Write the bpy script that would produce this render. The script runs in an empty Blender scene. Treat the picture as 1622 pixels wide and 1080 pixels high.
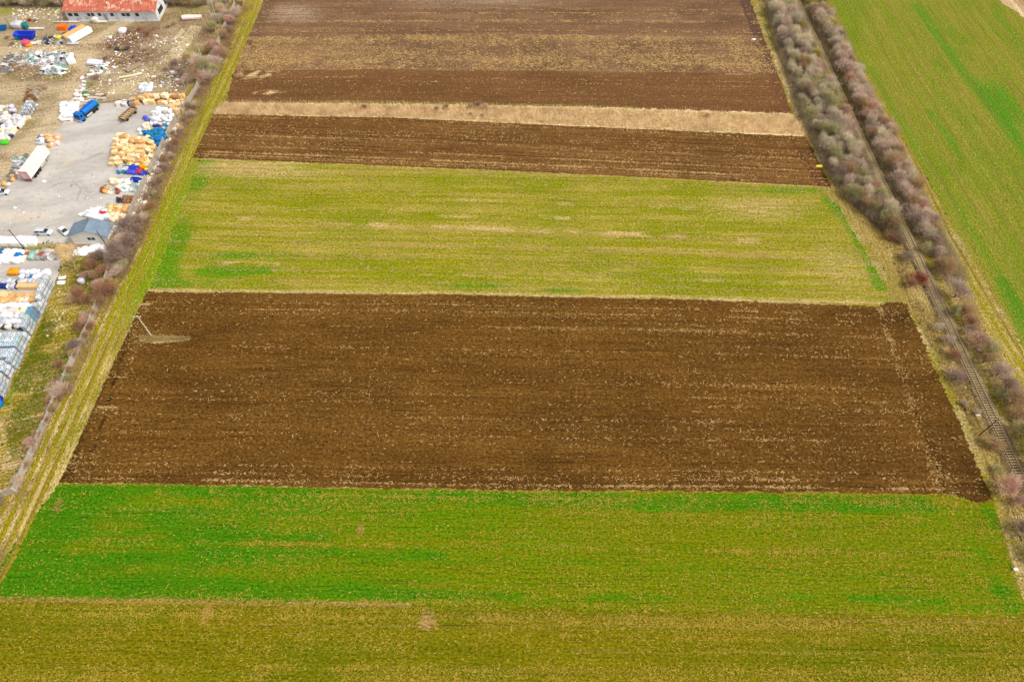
import bpy, bmesh, math, random
import numpy as np
from mathutils import Vector, Matrix
R = math.radians
rng = np.random.default_rng(7); random.seed(7)
scene = bpy.context.scene; C = scene.collection

# ------------------------------------------------------------------ camera, world, sun
CAM_H = 130.0; PITCH = R(54.2); FPX = 1081.0
cam = bpy.data.cameras.new('camera'); cam.sensor_width = 36; cam.lens = 24.0
cam.clip_end = 6000; cam.clip_start = 0.5
co = bpy.data.objects.new('camera', cam); C.objects.link(co)
co.location = (0, 0, CAM_H); co.rotation_euler = (R(90) - PITCH, 0, 0); scene.camera = co
world = bpy.data.worlds.new('World'); scene.world = world; world.use_nodes = True
wn = world.node_tree; wn.nodes.clear()
SUN_EL, SUN_AZ = 50, 105            # azimuth clockwise from +Y
sky = wn.nodes.new('ShaderNodeTexSky'); sky.sky_type = 'NISHITA'; sky.sun_disc = False
sky.sun_elevation = R(SUN_EL); sky.sun_rotation = R(SUN_AZ); sky.air_density = 1.0; sky.dust_density = 3.0
hs = wn.nodes.new('ShaderNodeHueSaturation'); hs.inputs['Saturation'].default_value = 0.22
bg = wn.nodes.new('ShaderNodeBackground'); bg.inputs['Strength'].default_value = 0.15
wo = wn.nodes.new('ShaderNodeOutputWorld')
wn.links.new(sky.outputs[0], hs.inputs['Color']); wn.links.new(hs.outputs[0], bg.inputs[0]); wn.links.new(bg.outputs[0], wo.inputs[0])
sl = bpy.data.lights.new('sun', 'SUN'); sl.energy = 1.6; sl.angle = R(14); sl.color = (1.0, 0.94, 0.85)
so = bpy.data.objects.new('sun', sl); C.objects.link(so)
d = Vector((math.sin(R(SUN_AZ)) * math.cos(R(SUN_EL)), math.cos(R(SUN_AZ)) * math.cos(R(SUN_EL)), math.sin(R(SUN_EL))))
so.rotation_euler = d.to_track_quat('Z', 'Y').to_euler(); so.location = (0, 0, 300)
scene.view_settings.view_transform = 'Standard'; scene.view_settings.look = 'None'
scene.view_settings.exposure = 0.40; scene.view_settings.gamma = 1.0

# ------------------------------------------------------------------ helpers
def W(px, py, h=0.0):
    """world point at height h that was surveyed at photo pixel px,py"""
    u = px - 811; v = py - 540
    dn = FPX * math.sin(PITCH) + v * math.cos(PITCH); fw = FPX * math.cos(PITCH) - v * math.sin(PITCH)
    t = (CAM_H - h) / dn
    return (u * t, fw * t)

def lin(c):
    return tuple((x / 12.92 if x <= 0.04045 else ((x + 0.055) / 1.055) ** 2.4) for x in (v / 255 for v in c))

def tag(o, label=None, cat=None, group=None, kind=None):
    if label: o['label'] = label
    if cat: o['category'] = cat
    if group: o['group'] = group
    if kind: o['kind'] = kind
    return o

def link(name, me, parent=None):
    o = bpy.data.objects.new(name, me); C.objects.link(o)
    if parent: o.parent = parent
    return o

def empty(name, loc, rz=0, s=1.0):
    o = bpy.data.objects.new(name, None); C.objects.link(o); o.empty_display_size = .3
    o.location = loc; o.rotation_euler = (0, 0, rz); o.scale = (s, s, s) if not hasattr(s, '__len__') else s
    return o

def mesh_np(name, V, F, mat=None, smooth=False, col=None):
    V = np.asarray(V, dtype=np.float32); F = np.asarray(F, dtype=np.int32); k = F.shape[1]
    me = bpy.data.meshes.new(name)
    me.vertices.add(len(V)); me.vertices.foreach_set('co', V.ravel())
    me.loops.add(F.size); me.loops.foreach_set('vertex_index', F.ravel())
    me.polygons.add(len(F)); me.polygons.foreach_set('loop_start', np.arange(0, F.size, k, dtype=np.int32))
    me.polygons.foreach_set('loop_total', np.full(len(F), k, dtype=np.int32))
    if smooth: me.polygons.foreach_set('use_smooth', np.ones(len(F), dtype=bool))
    me.update(calc_edges=True); me.validate()
    if col is not None:
        a = me.color_attributes.new('mask', 'FLOAT_COLOR', 'POINT')
        a.data.foreach_set('color', np.asarray(col, dtype=np.float32).ravel())
    if mat: me.materials.append(mat)
    return me

class MB:
    """collects shapes and links them as one mesh"""
    def __init__(s): s.v = []; s.f = []; s.sm = []
    def add(s, v, f, smooth=False):
        n = len(s.v); s.v += [tuple(p) for p in v]; s.f += [tuple(n + i for i in q) for q in f]; s.sm += [smooth] * len(f); return s
    def box(s, x0, x1, y0, y1, z0, z1, taper=0.0):
        t = taper
        v = [(x0, y0, z0), (x1, y0, z0), (x1, y1, z0), (x0, y1, z0), (x0 + t, y0 + t, z1), (x1 - t, y0 + t, z1), (x1 - t, y1 - t, z1), (x0 + t, y1 - t, z1)]
        return s.add(v, [(0, 3, 2, 1), (4, 5, 6, 7), (0, 1, 5, 4), (1, 2, 6, 5), (2, 3, 7, 6), (3, 0, 4, 7)])
    def rbox(s, x0, x1, y0, y1, z0, z1, r=.05):
        # chamfered box
        def ring(a, z): return [(x0 + a, y0 + r, z), (x0 + r, y0 + a, z), (x1 - r, y0 + a, z), (x1 - a, y0 + r, z), (x1 - a, y1 - r, z), (x1 - r, y1 - a, z), (x0 + r, y1 - a, z), (x0 + a, y1 - r, z)]
        v = ring(r * .8, z0) + ring(0, z0 + r) + ring(0, z1 - r) + ring(r * .8, z1)
        f = [tuple(range(7, -1, -1)), tuple(range(24, 32))]
        for k in range(3):
            for i in range(8):
                j = (i + 1) % 8; f.append((k * 8 + i, k * 8 + j, k * 8 + 8 + j, k * 8 + 8 + i))
        return s.add(v, f)
    def tube(s, p, q, r0, r1=None, n=6, smooth=True):
        r1 = r0 if r1 is None else r1
        p = Vector(p); q = Vector(q); a = (q - p).normalized(); b = a.orthogonal().normalized(); c = a.cross(b)
        v = []
        for (o, r) in ((p, r0), (q, r1)):
            for i in range(n):
                t = 2 * math.pi * i / n; v.append(o + (b * math.cos(t) + c * math.sin(t)) * r)
        f = [(i, (i + 1) % n, n + (i + 1) % n, n + i) for i in range(n)]
        s.add(v, f, smooth); s.add(v[:n], [tuple(range(n - 1, -1, -1))]); s.add(v[n:], [tuple(range(n))]); return s
    def lathe(s, prof, n=12, o=(0, 0, 0)):
        v = []; f = []
        for (r, z) in prof:
            for i in range(n):
                t = 2 * math.pi * i / n; v.append((o[0] + r * math.cos(t), o[1] + r * math.sin(t), o[2] + z))
        for k in range(len(prof) - 1):
            for i in range(n):
                j = (i + 1) % n; f.append((k * n + i, k * n + j, k * n + n + j, k * n + n + i))
        s.add(v, f, True); s.add(v[-n:], [tuple(range(n))]); s.add(v[:n], [tuple(range(n - 1, -1, -1))]); return s
    def prism(s, prof, y0, y1):
        # prof in x,z ; extruded along y
        n = len(prof); v = [(x, y0, z) for x, z in prof] + [(x, y1, z) for x, z in prof]
        f = [tuple(range(n)), tuple(range(2 * n - 1, n - 1, -1))] + [(i, n + i, n + (i + 1) % n, (i + 1) % n) for i in range(n)]
        return s.add(v, f)
    def mesh(s, name, mat):
        me = bpy.data.meshes.new(name); me.from_pydata([tuple(p) for p in s.v], [], s.f)
        me.polygons.foreach_set('use_smooth', np.array(s.sm, dtype=bool)); me.update(); me.materials.append(mat)
        bm = bmesh.new(); bm.from_mesh(me); bmesh.ops.recalc_face_normals(bm, faces=bm.faces); bm.to_mesh(me); bm.free()
        return me
    def build(s, name, mat, parent=None): return link(name, s.mesh(name, mat), parent)

# ------------------------------------------------------------------ node building
class NT:
    def __init__(s, name, bumpmat=True):
        s.m = bpy.data.materials.new(name); s.m.use_nodes = True; s.t = s.m.node_tree; s.t.nodes.clear()
        s.out = s.t.nodes.new('ShaderNodeOutputMaterial'); s.b = s.t.nodes.new('ShaderNodeBsdfPrincipled')
        s.t.links.new(s.b.outputs[0], s.out.inputs[0])
        s.b.inputs['Specular IOR Level'].default_value = 0.2
    def n(s, typ, **kw):
        nd = s.t.nodes.new(typ)
        for k, v in kw.items(): setattr(nd, k, v)
        return nd
    def put(s, sock, v):
        if isinstance(v, bpy.types.NodeSocket): s.t.links.new(v, sock)
        elif v is not None:
            if sock.type == 'RGBA' and len(v) == 3: v = (*v, 1)
            sock.default_value = v
    def math(s, op, a, b=None, c=None, clamp=False):
        nd = s.n('ShaderNodeMath', operation=op, use_clamp=clamp)
        for i, v in enumerate((a, b, c)): s.put(nd.inputs[i], v)
        return nd.outputs[0]
    def mix(s, f, a, b, blend='MIX'):
        nd = s.n('ShaderNodeMix', data_type='RGBA', blend_type=blend)
        s.put(nd.inputs[0], f); s.put(nd.inputs[6], a); s.put(nd.inputs[7], b); return nd.outputs[2]
    def ramp(s, v, lo, hi, a=0.0, b=1.0):
        nd = s.n('ShaderNodeMapRange', interpolation_type='SMOOTHSTEP')
        for i, x in enumerate((v, lo, hi, a, b)): s.put(nd.inputs[i], x)
        return nd.outputs[0]
    def noise(s, vec, scale=1.0, detail=3, rough=.55, dist=0.0):
        nd = s.n('ShaderNodeTexNoise'); s.put(nd.inputs['Vector'], vec)
        nd.inputs['Scale'].default_value = scale; nd.inputs['Detail'].default_value = detail
        nd.inputs['Roughness'].default_value = rough; nd.inputs['Distortion'].default_value = dist
        return nd.outputs[0]
    def scalev(s, vec, sc, off=(0, 0, 0)):
        nd = s.n('ShaderNodeMapping'); s.put(nd.inputs[0], vec); nd.inputs['Scale'].default_value = sc; nd.inputs['Location'].default_value = off
        return nd.outputs[0]
    def pos(s, ang=0.0):
        g = s.n('ShaderNodeNewGeometry').outputs['Position']
        if ang:
            nd = s.n('ShaderNodeMapping'); s.put(nd.inputs[0], g); nd.inputs['Rotation'].default_value = (0, 0, -ang); return nd.outputs[0]
        return g
    def obj(s): return s.n('ShaderNodeTexCoord').outputs['Object']
    def bump(s, h, strength=.5, dist=.1):
        nd = s.n('ShaderNodeBump'); nd.inputs['Strength'].default_value = strength; nd.inputs['Distance'].default_value = dist
        s.put(nd.inputs['Height'], h); s.t.links.new(nd.outputs[0], s.b.inputs['Normal'])

_mc = {}
def mat(name, rgb, rough=.7, var=.18, scale=2.0, metal=0.0, rnd=.12, dirt=None):
    """painted / plain surface with grain, blotches and per-object variation; rgb is sRGB 0-255"""
    key = (name, rgb)
    if key in _mc: return _mc[key]
    t = NT(name); c = lin(rgb)
    v = t.obj(); n1 = t.noise(v, scale, 4); n2 = t.noise(v, scale * 6, 2)
    r = t.n('ShaderNodeObjectInfo').outputs['Random']
    k = t.math('ADD', t.math('MULTIPLY', n1, var * 2), t.math('MULTIPLY', n2, var))
    k = t.math('ADD', k, t.math('MULTIPLY', r, rnd * 2)); k = t.math('ADD', k, 1 - var * 1.5 - rnd)
    cmb = t.n('ShaderNodeVectorMath', operation='SCALE'); cmb.inputs[0].default_value = c; t.put(cmb.inputs['Scale'], k)
    col = cmb.outputs[0]
    if dirt: col = t.mix(t.ramp(t.noise(v, scale * .8, 5, .65), .5, .68), col, lin(dirt))
    t.put(t.b.inputs['Base Color'], col); t.b.inputs['Roughness'].default_value = rough; t.b.inputs['Metallic'].default_value = metal
    t.bump(n2, .15, .03)
    _mc[key] = t.m; return t.m

def field_mat(name, c1, c2, c3, ang=0.0, fleck=(205, 170, 105), dens=.2, fine=.35, rowf=1.0, mr=None, mg=None, mb=None,
              grain=.5, bump=.6, fleck_sz=1.0, patch=(.45, .62), rows=0.0, rowp=1.3, rowcol=None, stripe_c=(.40, .60), clods=0.0):
    """cultivated or rough ground. c1/c2 stripes, c3 patches, mr/mg/mb colours of the vertex masks"""
    t = NT(name); p = t.pos(ang)
    warp = t.n('ShaderNodeVectorMath', operation='ADD'); t.put(warp.inputs[0], p)
    wv = t.n('ShaderNodeCombineXYZ'); t.put(wv.inputs[1], t.math('MULTIPLY', t.noise(t.scalev(p, (.02, .02, 1)), 1, 2), 3.0)); t.put(warp.inputs[1], wv.outputs[0])
    p = warp.outputs[0]
    st = t.noise(t.scalev(p, (.012, .30 * rowf, 1)), 1, 5, .62)
    sf = t.noise(t.scalev(p, (.05, 1.9 * rowf, 1), (31, 7, 0)), 1, 3, .6)
    pt = t.noise(t.scalev(p, (.035, .09, 1), (5, 90, 0)), 1, 5, .6)
    gr = t.noise(t.scalev(p, (1.7, 2.4, 1)), 1.0, 4, .75)
    gm = t.noise(t.scalev(p, (.35, .9, 1), (9, 2, 0)), 1.0, 4, .65)
    col = t.mix(t.ramp(t.math('ADD', t.math('MULTIPLY', st, .7), t.math('MULTIPLY', gm, .3)), *stripe_c), lin(c1), lin(c2))
    col = t.mix(t.ramp(t.math('ADD', t.math('MULTIPLY', pt, .6), t.math('MULTIPLY', sf, .4)), *patch), col, lin(c3))
    att = t.n('ShaderNodeAttribute', attribute_name='mask'); sep = t.n('ShaderNodeSeparateColor'); t.put(sep.inputs[0], att.outputs['Color'])
    mm = t.math('SUBTRACT', t.math('ADD', t.math('MULTIPLY', gr, .35), t.math('ADD', t.math('MULTIPLY', gm, .45), t.math('MULTIPLY', sf, .5))), .65)
    for i, mc in enumerate((mr, mg, mb)):
        if mc is None: continue
        f = t.ramp(t.math('ADD', sep.outputs[i], t.math('MULTIPLY', mm, t.math('MULTIPLY', sep.outputs[i], 5.0))), .12, 1.15)
        col = t.mix(f, col, lin(mc))
    # albedo grain: clods, crumbs, single leaves
    k = t.math('ADD', t.math('MULTIPLY', gr, grain * 7.5), t.math('MULTIPLY', sf, fine * 2)); k = t.math('MAXIMUM', t.math('ADD', k, 1 - grain * 3.75 - fine), .25)
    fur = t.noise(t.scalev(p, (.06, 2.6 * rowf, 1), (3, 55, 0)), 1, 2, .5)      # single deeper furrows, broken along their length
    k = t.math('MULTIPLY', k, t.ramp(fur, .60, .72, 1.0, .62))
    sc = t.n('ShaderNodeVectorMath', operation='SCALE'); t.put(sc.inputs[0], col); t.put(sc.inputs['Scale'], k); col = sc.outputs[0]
    h = t.math('SUBTRACT', t.math('ADD', t.math('MULTIPLY', gr, .6), t.math('MULTIPLY', sf, .5)), t.ramp(fur, .58, .72, 0, .4))
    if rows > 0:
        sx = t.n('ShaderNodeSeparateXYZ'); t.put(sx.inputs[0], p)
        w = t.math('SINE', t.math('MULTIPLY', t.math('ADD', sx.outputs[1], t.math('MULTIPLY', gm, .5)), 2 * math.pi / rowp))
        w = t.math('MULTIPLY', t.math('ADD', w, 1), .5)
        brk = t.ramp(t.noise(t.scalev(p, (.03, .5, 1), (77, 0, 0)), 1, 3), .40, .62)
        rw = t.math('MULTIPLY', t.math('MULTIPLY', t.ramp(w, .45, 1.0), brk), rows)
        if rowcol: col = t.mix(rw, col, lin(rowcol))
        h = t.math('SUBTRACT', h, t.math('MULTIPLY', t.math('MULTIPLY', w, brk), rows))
    if dens > 0:
        for (sx_, sy_, off, dd, rad) in ((1.25, 2.3, 0, dens, .33), (2.2, 4.2, 40, dens * 1.1, .40)):
            v = t.scalev(p, (sx_ / fleck_sz, sy_ / fleck_sz, 1), (off, off * 2, 0))
            dv = t.n('ShaderNodeVectorMath', operation='ADD'); t.put(dv.inputs[0], v)
            nz = t.n('ShaderNodeTexNoise'); t.put(nz.inputs['Vector'], v); nz.inputs['Scale'].default_value = 1.6; nz.inputs['Detail'].default_value = 2
            ns = t.n('ShaderNodeVectorMath', operation='SCALE'); t.put(ns.inputs[0], nz.outputs['Color']); ns.inputs['Scale'].default_value = 1.3
            t.put(dv.inputs[1], ns.outputs[0])
            vo = t.n('ShaderNodeTexVoronoi', voronoi_dimensions='2D'); t.put(vo.inputs['Vector'], dv.outputs[0]); vo.inputs['Scale'].default_value = 1.0
            cs = t.n('ShaderNodeSeparateColor'); t.put(cs.inputs[0], vo.outputs['Color'])
            loc = t.ramp(t.math('ADD', t.math('MULTIPLY', st, .2), t.math('ADD', t.math('MULTIPLY', sf, .45), t.math('MULTIPLY', gm, .35))), .43, .64)
            loc = t.math('ADD', t.math('MULTIPLY', loc, dd * 3.2), t.math('MULTIPLY', sep.outputs[1], .35 if mg else 0.0))
            on = t.math('LESS_THAN', cs.outputs[0], loc)
            rr = t.math('MULTIPLY', t.math('ADD', cs.outputs[1], .35), rad)
            sp = t.ramp(vo.outputs['Distance'], rr, t.math('MULTIPLY', rr, .5))
            f = t.math('MULTIPLY', on, t.math('MULTIPLY', sp, t.math('ADD', t.math('MULTIPLY', cs.outputs[2], .6), .4)))
            col = t.mix(f, col, lin(fleck)); h = t.math('ADD', h, t.math('MULTIPLY', f, .3))
    t.put(t.b.inputs['Base Color'], col); t.b.inputs['Roughness'].default_value = .95; t.b.inputs['Specular IOR Level'].default_value = .08
    t.bump(h, bump, .22)
    return t.m

# ------------------------------------------------------------------ ground patches
def poly(pts, n):
    p = np.array([W(*q) if len(q) == 2 else q[:2] for q in pts]); dd = np.r_[0, np.cumsum(np.hypot(*np.diff(p, axis=0).T))]
    u = np.linspace(0, dd[-1], n); return np.c_[np.interp(u, dd, p[:, 0]), np.interp(u, dd, p[:, 1])]

def lump(X, Y, s, seed):
    r = np.random.default_rng(seed); o = 0
    for _ in range(12):
        a, b, c = r.normal(0, 1 / s, 2).tolist() + [r.uniform(0, 6.3)]; o = o + np.sin(X * a + Y * b + c + 1.2 * np.sin(X * b * 1.7 - Y * a * 1.3 + c))
    return o / 8.5

def blob(X, Y, px, py, rx, ry, ang=0.0):
    x0, y0 = W(px, py); dx = X - x0; dy = Y - y0; c, s_ = math.cos(ang), math.sin(ang)
    a = (dx * c + dy * s_) / rx; b = (-dx * s_ + dy * c) / ry
    return np.clip(1.25 - np.sqrt(a * a + b * b), 0, 1)

def line(X, Y, pts, w):
    q = [W(*p) for p in pts]; best = np.full(X.shape, 1e9)
    for (x0, y0), (x1, y1) in zip(q[:-1], q[1:]):
        L = (x1 - x0) ** 2 + (y1 - y0) ** 2; t = np.clip(((X - x0) * (x1 - x0) + (Y - y0) * (y1 - y0)) / L, 0, 1)
        best = np.minimum(best, np.hypot(X - x0 - t * (x1 - x0), Y - y0 - t * (y1 - y0)))
    return np.clip(1.3 - best / w, 0, 1)

def patch(name, bot, top, z, m, mask=None, jit=.18, step=.7, relief=None, stepv=None):
    b0 = poly(bot, 2); n = 0
    L = max(np.hypot(*np.diff(poly(bot, 60), axis=0).T).sum(), np.hypot(*np.diff(poly(top, 60), axis=0).T).sum())
    nu = int(min(420, max(4, L / step)))
    B = poly(bot, nu); T = poly(top, nu); Hh = np.hypot(*(T - B).T).max(); nv = int(min(260, max(3, Hh / (stepv or step))))
    v = np.linspace(0, 1, nv)[:, None, None]; G = B[None] * (1 - v) + T[None] * v
    e = rng.normal(0, jit, (nv, nu, 2)); ee = np.zeros((nv, nu, 1)); ee[0] = 1; ee[-1] = 1; ee[:, 0] = 1; ee[:, -1] = 1
    slow = np.stack([lump(G[..., 0], G[..., 1], 2.0, 3), lump(G[..., 0], G[..., 1], 2.0, 4)], -1) * jit * 1.3
    G = G + (e + slow) * ee
    X, Y = G[..., 0], G[..., 1]; Z = np.full(X.shape, z)
    if relief: Z = Z + relief(X, Y) * (1 - ee[..., 0])
    idx = np.arange(nv * nu).reshape(nv, nu)
    Fq = np.stack([idx[:-1, :-1], idx[:-1, 1:], idx[1:, 1:], idx[1:, :-1]], -1).reshape(-1, 4)
    col = np.zeros((nv * nu, 4)); col[:, 3] = 1
    if mask:
        for i, a in enumerate(mask(X, Y)):
            if a is not None: col[:, i] = np.clip(a, 0, 1.2).ravel()
    o = link(name, mesh_np(name, np.stack([X, Y, Z], -1).reshape(-1, 3), Fq, m, col=col)); o['kind'] = 'structure'
    return o

def furrows(ang, period, amp, clod, seed=0):
    ca, sa = math.cos(ang), math.sin(ang)
    def f(X, Y):
        yr = -X * sa + Y * ca; w = .5 + .5 * np.sin(2 * np.pi * (yr + .25 * lump(X * .3, Y, 3, 50 + seed)) / period)
        am = amp * np.clip(.6 + .9 * lump(X * .12, yr * 2.2, 2.5, 51 + seed), .1, 1.4)
        deep = amp * 1.3 * np.exp(-((yr * .37 % 3.1 - 1.5) / .16) ** 2) * np.clip(lump(X * .2, yr, 4, 52 + seed) + .3, 0, 1)
        return np.maximum(am * w + rng.uniform(0, clod, X.shape) * np.clip(.8 + lump(X, Y, 2.5, 53 + seed), .3, 1.3) - deep + amp, .002)
    return f
def rowang(a, b):
    p, q = W(*a), W(*b); return math.atan2(q[1] - p[1], q[0] - p[0])

BROWN1 = (104, 67, 28); BROWN2 = (128, 86, 40); STRAW = (196, 160, 104)
GRASS = field_mat('rough_grass', (152, 132, 76), (172, 148, 98), (134, 120, 32), fleck=(225, 210, 165), dens=.10, patch=(.44, .56), rowf=.4, grain=.55, bump=.8,
                  mr=(110, 130, 10), mg=(205, 180, 135), mb=(120, 82, 50))
def ground():
    n = 121; xs = np.linspace(-1, 1, n); xs = np.sign(xs) * np.abs(xs) ** 2.2 * 3000
    X, Y = np.meshgrid(xs, xs + 120); V = np.stack([X, Y, np.zeros_like(X)], -1).reshape(-1, 3)
    idx = np.arange(n * n).reshape(n, n); Fq = np.stack([idx[:-1, :-1], idx[:-1, 1:], idx[1:, 1:], idx[1:, :-1]], -1).reshape(-1, 4)
    col = np.zeros((n * n, 4)); o = link('ground', mesh_np('ground', V, Fq, GRASS, col=col)); o['kind'] = 'structure'
ground()

aA = rowang((372, 112), (1232, 117)); aC = rowang((305, 250), (1315, 295)); aD = rowang((238, 461), (1415, 482)); aE = rowang((95, 762), (1495, 781)); aF = rowang((0, 948), (1622, 975))
mA = field_mat('far_ploughed_soil', (112, 83, 58), (130, 99, 71), (98, 72, 50), ang=aA, dens=.05, fleck=(192, 156, 114), rows=.25, rowp=2.4, rowcol=(108, 74, 52),
               mr=(150, 126, 102), mg=(128, 98, 66), mb=(84, 60, 48), bump=.5)
mB = field_mat('smooth_brown_soil', (106, 72, 42), (116, 82, 50), (98, 67, 36), ang=aA, dens=.05, mg=(205, 175, 125), mr=(120, 120, 30), mb=(104, 68, 46), rows=.25, rowp=2.0, rowcol=(108, 72, 40), bump=.35)
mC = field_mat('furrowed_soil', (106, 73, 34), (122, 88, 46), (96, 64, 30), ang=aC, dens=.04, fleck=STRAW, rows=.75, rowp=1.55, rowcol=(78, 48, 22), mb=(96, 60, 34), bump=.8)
mD = field_mat('stubble_green', (130, 128, 8), (162, 142, 64), (118, 124, 4), ang=aD, rowf=1.9, dens=.05, fleck=(190, 168, 112), stripe_c=(.42, .60), patch=(.46, .60),
               mr=(82, 124, 3), mg=(186, 158, 102), mb=(140, 122, 40), bump=.6, grain=.55, rows=.3, rowp=1.5, rowcol=(112, 96, 30))
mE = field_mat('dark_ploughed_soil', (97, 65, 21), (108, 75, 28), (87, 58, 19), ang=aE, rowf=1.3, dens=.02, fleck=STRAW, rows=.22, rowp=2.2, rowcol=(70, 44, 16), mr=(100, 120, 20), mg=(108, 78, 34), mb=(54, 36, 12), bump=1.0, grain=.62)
mF = field_mat('young_wheat', (80, 117, 1), (109, 114, 1), (94, 111, 1), ang=aF, rowf=1.5, dens=.06, fleck=(178, 156, 66), stripe_c=(.42, .60), patch=(.46, .60),
               mr=(60, 111, 1), mg=(140, 108, 56), mb=(104, 109, 1), bump=.6, grain=.5, fleck_sz=.9)
mG = field_mat('thin_wheat', (103, 99, 1), (116, 105, 4), (94, 99, 1), ang=aF, rowf=1.4, dens=.08, fleck=(176, 150, 70), mr=(60, 140, 6), mg=(150, 116, 70), mb=(96, 100, 8), bump=.6, grain=.5, fleck_sz=.9)

lA = [(372, 112), (620, 110), (900, 113), (1232, 117)]
lB = [(357, 163), (700, 166), (1000, 172), (1255, 181)]
lC0 = [(338, 182), (620, 187), (900, 200), (1277, 217)]
lC1 = [(305, 250), (600, 262), (900, 275), (1317, 296)]
lD = [(236, 461), (700, 465), (1100, 473), (1420, 483)]
lE = [(94, 764), (200, 765), (800, 776), (1200, 778), (1497, 782)]
lF = [(-40, 946), (300, 951), (650, 956), (1000, 965), (1630, 976)]
patch('far_brown_field', lA, [(484, -160), (1128, -160)], .012, mA, lambda X, Y: (
    blob(X, Y, 465, 22, 13, 8) + .8 * blob(X, Y, 760, -10, 45, 14),
    .25 * (Y < W(800, 55)[1]) * np.clip(.8 + lump(X, Y, 9, 1), 0, 1) + .8 * blob(X, Y, 460, 85, 28, 8) + .6 * line(X, Y, [(900, 32), (1150, 34)], .5),
    1.1 * line(X, Y, [(1160, -60), (1172, 0), (1215, 115)], .5) + .9 * (X > W(1172, 0)[0] - (Y - W(1172, 0)[1]) * .03) + .5 * line(X, Y, [(430, 0), (392, 85)], 3)))
patch('brown_field', lB, lA, .008, mB, lambda X, Y: (
    .7 * line(X, Y, [(480, 160), (700, 163), (1000, 171)], .7),
    line(X, Y, [(372, 110), (620, 108), (820, 110)], .25) + (.5 + .9 * lump(X, Y, 1.2, 55)) * (1.1 * blob(X, Y, 405, 118, 9, 3.4) + 1.1 * blob(X, Y, 428, 147, 7, 1.6)) + .5 * line(X, Y, [(1150, 118), (1225, 117)], .5),
    1.0 * line(X, Y, [(1216, 115), (1243, 180)], .6) + .7 * (X > W(1222, 120)[0])), jit=.12)
mS = field_mat('reed_ground', (190, 164, 118), (206, 180, 136), (172, 144, 100), dens=.1, mg=(225, 200, 150), mb=(128, 80, 60), grain=.6)
patch('dry_grass_strip', lC0, lB, .016, mS, lambda X, Y: (None, .6 + .5 * lump(X, Y, 4, 5), .9 * blob(X, Y, 760, 172, 6, 1.5)), jit=.3)
patch('furrowed_field', lC1, lC0, .012, mC, lambda X, Y: (None, None, .9 * line(X, Y, [(1252, 217), (1300, 296)], 1.4) + .9 * (X > W(1285, 250)[0] + .5)), jit=.14, stepv=.2, relief=furrows(aC, 1.35, .10, .07, 7))
def maskD(X, Y):
    gl = sum(blob(X, Y, *a) for a in ((320, 264, 4, 3.5), (313, 292, 3.5, 3), (283, 372, 4.5, 6), (270, 398, 4, 6), (250, 440, 6, 6), (243, 452, 5, 3), (280, 448, 16, 2.2), (360, 432, 12, 1.8), (400, 405, 18, 1.0), (365, 404, 9, 1.4), (362, 428, 11, 2.2), (425, 427, 5, 1.6), (760, 453, 14, 1.0), (890, 459, 8, 1.0), (1240, 302, 20, 2)))
    gl = gl + .55 * line(X, Y, [(318, 262), (250, 450)], 4.0) + 1.6 * line(X, Y, [(1312, 318), (1345, 352), (1375, 402), (1394, 452)], 2.2)
    st = .9 * line(X, Y, [(330, 404), (560, 413), (760, 407)], .0001) + (.35 + .9 * lump(X, Y * 2, 4, 71)) * (1.1 * line(X, Y, [(290, 411), (330, 415), (440, 418)], .9) + 1.2 * line(X, Y, [(380, 345), (480, 353), (620, 357), (1080, 375), (1200, 382)], 1.2) + .9 * line(X, Y, [(700, 316), (1100, 330)], 1.0) + .8 * line(X, Y, [(560, 340), (900, 346)], .8) + .8 * line(X, Y, [(650, 434), (1250, 447)], .8)) + .9 * line(X, Y, lD, 1.1) + .8 * blob(X, Y, 380, 262, 22, 2) + .6 * line(X, Y, lC1, .8)
    st = st + .7 * blob(X, Y, 420, 275, 26, 3) + .6 * blob(X, Y, 1200, 330, 18, 6) + .5 * blob(X, Y, 1330, 420, 9, 12) + .35 * line(X, Y, [(880, 398), (1290, 410)], .6) + .3 * line(X, Y, [(300, 385), (420, 388)], .8)
    return gl * np.clip(.85 + .6 * lump(X, Y, 2.5, 81), .4, 1), st, None
patch('yellow_green_field', lD, [(318, 254)] + lC1[1:3] + [(1300, 297), (1322, 318)], .008, mD, maskD, jit=.2)
mPath = field_mat('bare_path_soil', (142, 120, 60), (156, 134, 76), (128, 116, 42), dens=.08, mg=(196, 168, 120), mr=(120, 132, 20), mb=(104, 74, 44), ang=R(90), grain=.5)
patch('field_path', [(1412, 486), (1432, 483), (1438, 480)], [(1300, 293), (1308, 296), (1316, 297)], .018, mPath, None, jit=.25) if False else None
patch('field_path', [(1303, 298), (1330, 325), (1360, 362), (1385, 402), (1404, 440), (1412, 484)], [(1316, 296), (1345, 325), (1378, 360), (1403, 395), (1422, 432), (1440, 483)], .018, mPath,
      lambda X, Y: (.7 * line(X, Y, [(1404, 385), (1430, 440), (1440, 484)], .8), .15 + 0 * X, None), jit=.3)
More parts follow.
